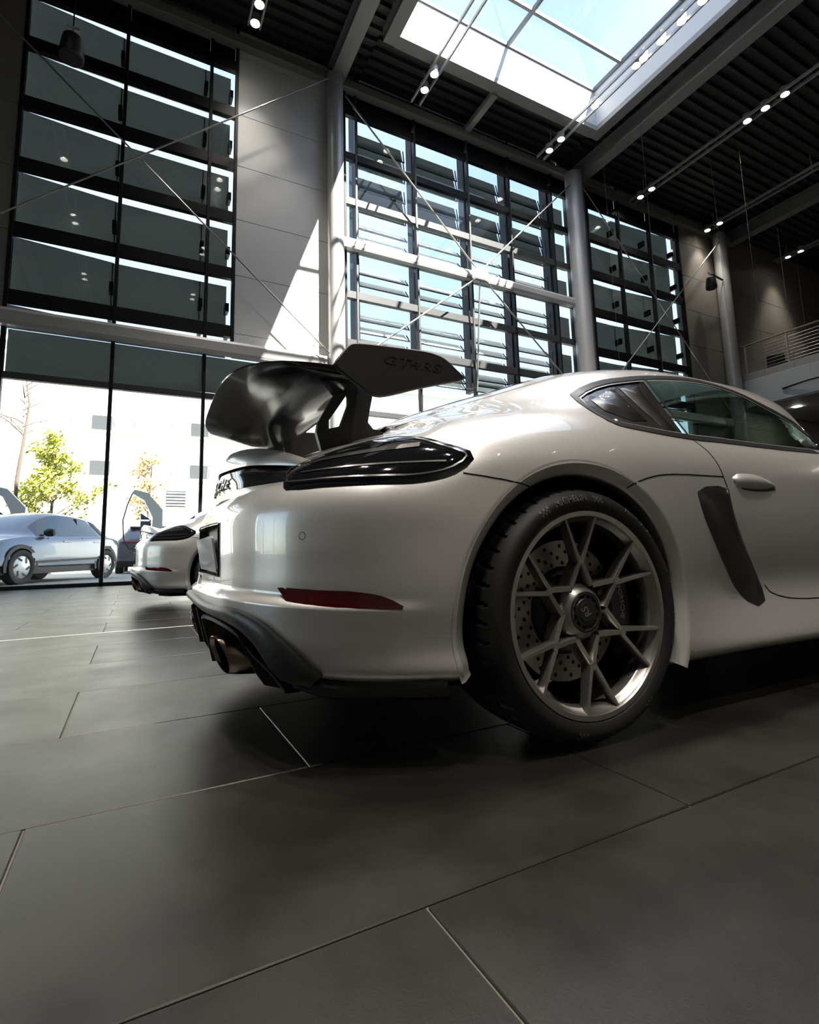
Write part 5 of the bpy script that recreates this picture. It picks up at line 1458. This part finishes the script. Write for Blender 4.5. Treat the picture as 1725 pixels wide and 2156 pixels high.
def rear_wing(car):
    """swan-neck rear wing: blade, two end plates, two uprights"""
    te = [(-.884,0,1.062),(-.882,.15,1.061),(-.877,.28,1.059),(-.858,.40,1.056),(-.825,.48,1.053),(-.765,.545,1.050),(-.69,.575,1.048),(-.63,.585,1.047)]
    le = [(-.470,0,1.035),(-.472,.15,1.035),(-.476,.28,1.034),(-.482,.40,1.033),(-.488,.48,1.033),(-.495,.545,1.033),(-.50,.575,1.033),(-.505,.585,1.033)]
    n = 33
    T = chain(te, n); Lh = chain(le, n)
    b = MB(); rows = []
    for t, l in zip(T, Lh):
        t = Vector(t); l = Vector(l); c = t-l; ch = c.length
        th = .048*min(1, ch/.38)
        rows.append([l+c*s+Vector((0, 0, th*(k))) for s, k in ((1,.06),(.75,.28),(.5,.46),(.25,.50),(.08,.33),(0,0),(.08,-.42),(.25,-.75),(.5,-.80),(.75,-.45),(1,-.06))])
    full = [[P(q.x, -q.y, q.z) for q in r] for r in reversed(rows)]+[[P(*q) for q in r] for r in rows[1:]]
    m = 11
    vs = [q for r in full for q in r]; N = len(full)
    fs = [(i*m+j, (i+1)*m+j, (i+1)*m+(j+1) % m, i*m+(j+1) % m) for i in range(N-1) for j in range(m)]
    fs += [tuple(range(m)), tuple((N-1)*m+j for j in range(m-1, -1, -1))]
    b.add(vs, fs)
    wo = b.build('rear_wing', WINGBLK, car, 50)
    ep = [(-.622,1.040),(-.592,1.083),(-.572,1.108),(-.556,1.117),(-.48,1.122),(-.385,1.125),(-.315,1.127),(-.268,1.120),(-.238,1.105),(-.205,1.078),(-.178,1.060),(-.188,1.047),(-.31,1.015),(-.43,.975),(-.472,.962),(-.500,.964),(-.530,.980),(-.575,1.010)]
    poly = ep
    for _ in range(3):
        poly = [tuple(a+(b-a)*t for a, b in zip(poly[i], poly[(i+1) % len(poly)])) for i in range(len(poly)) for t in (.25, .75)]
    ins = shrink(poly, .004)
    b = MB(); k = len(poly); vs = []
    for pl, w in ((ins, .590), (poly, .5935), (poly, .6035), (ins, .607)):
        vs += [P(x, w, z) for x, z in pl]
    fs = [tuple(range(k-1, -1, -1)), tuple(3*k+i for i in range(k))]
    for q in range(3): fs += [(q*k+i, q*k+(i+1) % k, (q+1)*k+(i+1) % k, (q+1)*k+i) for i in range(k)]
    b.add(vs, fs)
    both('end_plate', b, WINGSAT, wo, 40)
    v, f = text_mesh('GT4RS', .062, .0012, 0.25, 1.1, 3)
    b = MB(); b.add([P(-.372+x*1.02, .6075+z, 1.077+y*.62-x*.02) for x, y, z in v], f)
    b.build('wing_lettering', BLK_GLOSS, wo)
    # swan-neck uprights with cut-out
    outer = [(-.605,.820),(-.622,.880),(-.617,.908),(-.575,.985),(-.535,1.050),(-.520,1.035),(-.505,1.05),(-.53,1.09),(-.56,1.085),(-.57,1.10),(-.53,1.15),(-.50,1.158),(-.465,1.135),(-.435,1.09),(-.432,1.03),(-.448,.955),(-.452,.925),(-.435,.905),(-.40,.898),(-.40,.87),(-.50,.82)]
    holep = [(-.520,1.015),(-.545,.975),(-.590,.910),(-.585,.893),(-.545,.905),(-.515,.985)]
    V, F = cdt(outer, .08, [holep])
    b = MB(); N = len(V)
    b.add([P(x, .425, z) for x, z in V]+[P(x, .447, z) for x, z in V], [tuple(q) for q in F]+[tuple(N+i for i in reversed(q)) for q in F])
    cnt = {}
    for q in F:
        for i in range(len(q)):
            e = (q[i], q[(i+1) % len(q)]); cnt.setdefault(tuple(sorted(e)), []).append(e)
    b.f += [(es[0][1], es[0][0], N+es[0][0], N+es[0][1]) for es in cnt.values() if len(es) == 1]
    both('wing_upright', b, WINGSAT, wo, 40)
# ------------------------------------------------------------------ outside the windows
PAVE = mat('pavement', (0.42, 0.41, 0.39), 0.8, noise=0.08, nscale=2)
b = MB(); b.box(-60, 80, 12.3, 90, -.20, .05); structure(b.build('ground_outside', PAVE))
FACW = mat('render_white', (0.74, 0.73, 0.70), 0.7, noise=0.03, nscale=1)
WING = mat('far_window_glass', (0.09, 0.095, 0.10), 0.15, 0, 0.6)
WINB = mat('far_window_blind', (0.21, 0.212, 0.218), 0.5)
def building():
    t = thing('office_building', 'long white office building across the street with ribbon windows', 'building', (0, 0, 0))
    b = MB(); b.box(-40, 40, 32, 44, 0.05, 11.6); b.build('facade', FACW, t)
    b = MB(); b.box(-40.2, 40.2, 31.7, 44, 11.6, 11.9); b.build('parapet', FACW, t)
    for row, (z0, z1) in enumerate(((7.35, 8.15), (4.9, 5.7), (3.1, 3.3))):
        if row == 2: continue
        x = -16.0; k = 0
        while x < 16:
            w = 1.0
            b = MB(); b.box(x, x+w-.08, 31.94, 32.02, z0, z1)
            wo = b.build('window', WINB if k % 4 else WING, t)
            b = MB(); b.box(x-.03, x+w-.05, 31.86, 32.0, z0-.10, z0); b.build('sill', FACW, wo)
            x += w; k += 1
            if k % 5 == 0: x += .9
    for x in (1.5, 9.0):
        b = MB(); b.box(x, x+1.0, 31.94, 32.02, 3.3, 4.2); wo = b.build('window', WING, t)
        for j in range(5):
            b = MB(); b.box(x, x+1.0, 31.90, 31.94, 3.36+.17*j, 3.42+.17*j); b.build('slat', FACW, wo)
    b = MB(); b.box(-16, 16, 31.95, 32.02, 10.0, 11.0); b.build('window', WINB, t)
    b = MB(); b.box(-40, 40, 30.9, 31.2, .05, 1.0); b.build('plinth_wall', FACW, t)
building()
BARK = mat('tree_bark', (0.16, 0.12, 0.09), 0.9, noise=0.3, nscale=20)
def leaf_mat(name, c1, c2):
    m = mat(name, c1, 0.6)
    nt = m.node_tree; b = nt.nodes['Principled BSDF']
    geo = nt.nodes.new('ShaderNodeNewGeometry'); cr = nt.nodes.new('ShaderNodeValToRGB')
    cr.color_ramp.elements[0].color = (*c1, 1); cr.color_ramp.elements[1].color = (*c2, 1)
    nt.links.new(geo.outputs['Random Per Island'], cr.inputs['Fac']); nt.links.new(cr.outputs['Color'], b.inputs['Base Color'])
    return m
def tree(loc, h, spread, nl, lab, lm, seed, crown0=.35, bare=False):
    rnd = random.Random(seed)
    t = thing('bare_tree' if bare else 'street_tree', lab, 'tree', loc)
    b = MB()
    b.tube([(0,0,0),(rnd.uniform(-.1,.1),0,h*.4),(rnd.uniform(-.15,.15),0,h*.75),(rnd.uniform(-.2,.2),0,h)], [.07,.055,.03,.01], 7)
    tips = []
    for k in range(26 if not bare else 18):
        z = h*rnd.uniform(crown0, .95); a = rnd.uniform(0, 2*PI); L = spread*rnd.uniform(.5, 1)*(1.15-z/h*.8)
        p1 = Vector((0, 0, z)); p2 = Vector((math.cos(a)*L, math.sin(a)*L, z+L*rnd.uniform(.3, .8)))
        b.tube([p1, p1.lerp(p2, .5)+Vector((0, 0, .05)), p2], [.022, .013, .005], 5); tips.append((p1, p2))
        for q in range(3):
            m = p1.lerp(p2, rnd.uniform(.4, .9)); a2 = a+rnd.uniform(-1.2, 1.2); e = m+Vector((math.cos(a2), math.sin(a2), .5))*L*.35
            b.tube([m, e], [.008, .003], 4); tips.append((m, e))
    b.build('trunk', BARK, t, 60)
    if not bare:
        lf = MB()
        for k in range(nl):
            p1, p2 = rnd.choice(tips); c = p1.lerp(p2, rnd.uniform(.3, 1.1))+Vector((rnd.gauss(0, .12), rnd.gauss(0, .12), rnd.gauss(0, .12)))
            s = rnd.uniform(.05, .10); u = Vector((rnd.gauss(0,1), rnd.gauss(0,1), rnd.gauss(0,1))).normalized(); v = u.orthogonal().normalized()
            w = u.cross(v)
            lf.add([c-v*s, c+w*s*.5+u*.01, c+v*s, c-w*s*.5+u*.01], [(0,1,2,3)])
        o = lf.build('foliage', lm, t, None, False); o['kind'] = 'stuff'
    return t
LG = leaf_mat('leaf_green_yellow', (0.30, 0.36, 0.06), (0.62, 0.58, 0.14))
LO = leaf_mat('leaf_orange', (0.55, 0.36, 0.12), (0.70, 0.52, 0.22))
tree((-2.55, 22, .05), 4.7, 1.75, 4600, 'young tree with yellow green leaves behind the parked silver car', LG, 3, .32)
tree((.45, 24, .05), 4.7, .95, 900, 'sparse autumn tree with pale orange leaves across the street', LO, 5, .42)
tree((-3.25, 20, .05), 7.2, 1.6, 0, 'tall bare tree with thin trunk beside the green tree', LG, 8, .55, True)
tree((7.5, 25, .05), 5.5, 1.5, 1600, 'leafy street tree beyond the louvred window', LG, 11, .4)
def charger(loc, rz, lab, led):
    t = thing('charging_station', lab, 'charger', loc, rz)
    wh = mat('charger_white', (0.72, 0.75, 0.76), 0.35); gr = mat('charger_grey', (0.09, 0.095, 0.10), 0.4)
    b = MB(); b.prism([(-.17,0),(.10,0),(.10,1.55),(-.17,1.75)], lambda u, v, d: (u, d, v), -.12, .12); b.build('pedestal', gr, t)
    b = MB(); b.prism([(-.42,2.32),(-.36,2.42),(-.02,2.34),(.40,1.85),(.40,1.15),(.14,.95),(.14,1.62),(-.10,2.12)], lambda u, v, d: (u, d, v), -.17, .17); b.build('head', wh, t)
    b = MB(); b.box(-.16, .06, -.125, -.12, 1.52, 1.56); b.build('status_light', mat('led_'+led, (0.1,0.1,0.1), emit=(.1,.9,.2) if led == 'green' else (.15,.2,1.0), estr=4.0), t)
    b = MB(); b.tube([(-.40,0,2.34),(-.52,0,2.0),(-.62,0,1.55),(-.58,0,1.0),(-.42,-.02,.7),(-.2,-.1,.9)], .018, 8); b.build('cable', BLK, t, 60)
    return t
charger((-2.95, 17, .05), 0, 'white angular charging post behind the silver car, green light', 'green')
charger((.32, 17.1, .05), 0, 'white angular charging post behind the violet car, blue light', 'blue')
# generic parked cars outside
def loft_car(name, lab, loc, rz, prof, halfw, length, wheels, paint, glassband, details):
    """prof: (x, z_bottom, z_belt, z_top, w_low, w_belt, w_top) stations from tail to nose"""
    t = thing(name, lab, 'car', loc, rz)
    st = np.array(prof, float); n = 60
    tt = np.linspace(0, len(st)-1, n); S = np.stack([spline(tt, st[:, c]) for c in range(7)], 1)
    rows = []
    for x, zb, zm, zt, wl, wm, wt in S:
        h = zm-zb
        rows.append([(x, 0, zb), (x, wl*.85, zb), (x, wl, zb+.12*h), (x, wl*1.01, zb+.35*h), (x, wm*1.02, zb+.70*h), (x, wm*1.0, zb+.93*h), (x, wm*.97, zm), (x, wm*.95, zm+.01), (x, wm+(wt-wm)*.5-.01, zm+(zt-zm)*.5), (x, wt+.02, zm+(zt-zm)*.88), (x, wt-.05, zm+(zt-zm)*.97), (x, wt*.5, zt+.012), (x, 0, zt+.02)])
    m = len(rows[0])
    body = MB(); gl = MB()
    full = [list(r)+[(x, -y, z) for x, y, z in reversed(r[:-1])] for r in rows]
    M = len(full[0])
    vs = [p for r in full for p in r]
    bf, gf = [], []
    for i in range(n-1):
        xm = (S[i, 0]+S[i+1, 0])/2; tall = (S[i, 3]-S[i, 2]) > .16
        for j in range(M-1):
            jj = j if j < m-1 else M-2-j
            q = (i*M+j, (i+1)*M+j, (i+1)*M+j+1, i*M+j+1)
            zc = sum(vs[k][2] for k in q)/4
            cut = False
            for wx, wr in wheels:
                if jj in (1, 2, 3, 4) and math.hypot(xm-wx, zc-.34) < wr+.03: cut = True
            if cut: continue
            if tall and jj in (7, 8) and glassband[0] < xm < glassband[1]: gf.append(q)
            else: bf.append(q)
    bf.append(tuple(range(M))); bf.append(tuple((n-1)*M+j for j in range(M-1, -1, -1)))
    def sub(fs):
        used = sorted({k for q in fs for k in q}); ix = {k: i for i, k in enumerate(used)}
        b = MB(); b.add([vs[k] for k in used], [tuple(ix[k] for k in q) for q in fs]); return b
    sub(bf).build('body', paint, t, 40)
    sub(gf).build('side_glass', WING_D, t, 40)
    # roof pillars and sills
    for wx, wr in wheels:
        for s in (-1, 1):
            y0 = s*(halfw-.02)
            b = MB(); prf = [(wr*.62, -.02), (wr*.70, -.035), (wr*.95, -.03), (wr, 0), (wr, .16), (wr*.9, .2), (.02, .2)]
            b.lathe(prf, 36, lambda r, a, h: (wx+r*math.cos(a), y0-s*h, .345+r*math.sin(a)))
            w = b.build('wheel', RUBBER, t, 40)
            b = MB(); b.lathe([(wr*.68, -.012), (wr*.6, -.022), (0, -.03)], 30, lambda r, a, h: (wx+r*math.cos(a), y0-s*h, .345+r*math.sin(a))); d = b.build('wheel_disc', WHEELW, w, 40)
            for k in range(6):
                a = 2*PI*k/6; c, q = math.cos(a), math.sin(a)
                b = MB(); pts = [(.30, .10), (.60, -.08), (.62, .03), (.34, .20)]
                b.add([(wx+(u*c-v*q)*wr, y0+s*.032, .345+(u*q+v*c)*wr) for u, v in pts], [(0,1,2,3)]); b.build('wheel_slot', BLK, w)
            b = MB(); b.lathe([(wr+.035, .0), (wr+.035, .25), (.05, .25)], 24, lambda r, a, h: (wx+r*math.cos(a), y0-s*h, .345+r*math.sin(a)), 0, PI); b.build('wheel_arch', BLK, t, 40)
            b = MB(); b.lathe([(wr+.02, -.012), (wr+.095, -.014), (wr+.10, .02)], 30, lambda r, a, h: (wx+r*math.cos(a), y0-s*h, .345+r*math.sin(a)), -.25, PI+.25); b.build('arch_trim', BLK, t, 40)
    b = MB(); b.box(prof[1][0]+.1, prof[-2][0]-.1, -halfw+.06, halfw-.06, .20, .36); b.build('underbody', BLK, t)
    details(t)
    return t
WING_D = mat('car_window_tint', (0.10, 0.13, 0.16), 0.06, 0, 1.0)
WHEELW = mat('wheel_silver', (0.62, 0.63, 0.64), 0.35, 0.5)
PAINT_S = mat('car_paint_silver_blue', (0.20, 0.235, 0.285), 0.28, 0.5, 1.0)
PAINT_V = mat('car_paint_violet_grey', (0.17, 0.165, 0.20), 0.28, 0.4, 1.0)
# ------------------------------------------------------------------ the cars
make_car('chalk grey sports car with tall black rear wing in the foreground')
def second_car():
    src = [o for o in bpy.data.objects if o.name.startswith('sports_car') and o.parent is None][0]
    c = src.copy(); COL.objects.link(c)
    c.location = (.915, 6.42, 0); c.rotation_euler = (0, 0, R_(-2.9))
    tag(c, 'white sports car without a wing parked behind the foreground car', 'car')
    def cp(o, par):
        if o.name.split('.')[0] == 'rear_wing': return
        n = o.copy(); COL.objects.link(n); n.parent = par
        if n.type == 'MESH' and n.material_slots and n.material_slots[0].material == PAINT:
            n.material_slots[0].link = 'OBJECT'; n.material_slots[0].material = PAINT_W
        for ch in list(o.children): cp(ch, n)
    for ch in list(src.children): cp(ch, c)
second_car()
def suv_details(t):
    for s in (-1, 1):
        b = MB(); b.lathe([(0,-.12),(.05,-.11),(.085,-.05),(.09,.04),(.06,.10),(0,.11)], 16, lambda r, a, h: (.72+r*.9*math.cos(a), s*(1.0+h), 1.06+r*math.sin(a))); b.bar((.74, s*.88, 1.02), (.72, s*.96, 1.05), .05, .02); b.build('door_mirror', BLK, t, 40)
        for x in (.1, -.95):
            b = MB(); b.bbox(x-.13, x+.09, s*.935-.012, s*.935+.012, .86, .89, .006); b.build('door_handle', PAINT_S, t)
        for x0, x1, z in ((.68, .66, 0), (-.42, -.45, 0)):
            b = MB(); b.bar((x0, s*.938, .42), (x1, s*.925, .98), .008); b.build('panel_gap', GAP, t)
        b = MB(); b.bar((-.40, s*.82, 1.0), (-.46, s*.70, 1.42), .07, .03); b.build('door_pillar', BLK, t)
        b = MB(); b.bar((-1.3, s*.945, .50), (1.0, s*.945, .44), .02, .05); b.build('sill_trim', BLK, t)
        b = MB(); b.box(1.85, 2.02, s*.80-.12, s*.80+.06, .70, .84); b.build('headlight', mat('headlight_lens', (.7,.75,.8), .1, 0, 1.0), t)
loft_car('parked_crossover', 'silver blue crossover car parked outside the window at far left', (-2.11, 14.77, .05), R_(-120), [
    (-2.05,.45,.85,.86,.80,.78,.60), (-1.95,.36,.95,1.08,.88,.87,.62), (-1.5,.30,1.0,1.33,.93,.92,.62), (-.8,.28,1.0,1.49,.94,.93,.64), (-.1,.28,.98,1.54,.94,.93,.65), (.55,.28,.97,1.45,.94,.93,.64), (1.05,.28,.96,1.13,.94,.92,.64), (1.3,.28,.95,.98,.94,.90,.66), (1.75,.30,.88,.90,.93,.86,.62), (2.1,.36,.76,.78,.86,.76,.5), (2.25,.45,.62,.63,.70,.62,.4)],
    .95, 4.4, [(1.38,.355),(-1.38,.355)], PAINT_S, (-1.75, .98), suv_details)
def violet_details(t):
    b = MB(); b.bbox(-2.37, -2.33, -.78, .78, .93, .99, .01); b.build('light_bar', mat('tail_light_red', (.30,.02,.03), .15, 0, 1.0), t)
    b = MB(); b.bbox(-2.40, -2.37, -.26, .26, .55, .66, .004); b.build('number_plate', PLATE_W, t)
    b = MB(); b.bbox(-2.36, -2.25, -.85, .85, .22, .40, .02); b.build('rear_bumper', BLK, t)
    b = MB(); b.bbox(-2.05, -1.75, -.60, .60, 1.42, 1.46, .01); b.build('roof_spoiler', PAINT_V, t)
    v, f = text_mesh('PORSCHE', .07, .004, 0, 1.4)
    b = MB(); b.add([(-2.385-z, -x, .96+y) for x, y, z in v], f); b.build('maker_lettering', CHROME, t)
loft_car('parked_suv', 'violet grey sport utility car seen from behind beyond the glass', (.55, 20.75, .05), R_(88), [
    (-2.36,.42,.86,.88,.80,.80,.55), (-2.30,.34,1.0,1.05,.92,.90,.60), (-2.0,.30,1.05,1.36,.96,.94,.64), (-1.4,.28,1.05,1.55,.97,.95,.66), (-.5,.28,1.04,1.64,.97,.95,.68), (.4,.28,1.02,1.58,.97,.95,.66), (1.0,.28,1.0,1.22,.97,.94,.66), (1.3,.28,.98,1.02,.96,.92,.66), (1.9,.32,.90,.92,.94,.88,.6), (2.4,.42,.70,.72,.8,.7,.4)],
    .97, 4.8, [(1.42,.36),(-1.42,.36)], PAINT_V, (-2.0, .95), violet_details)
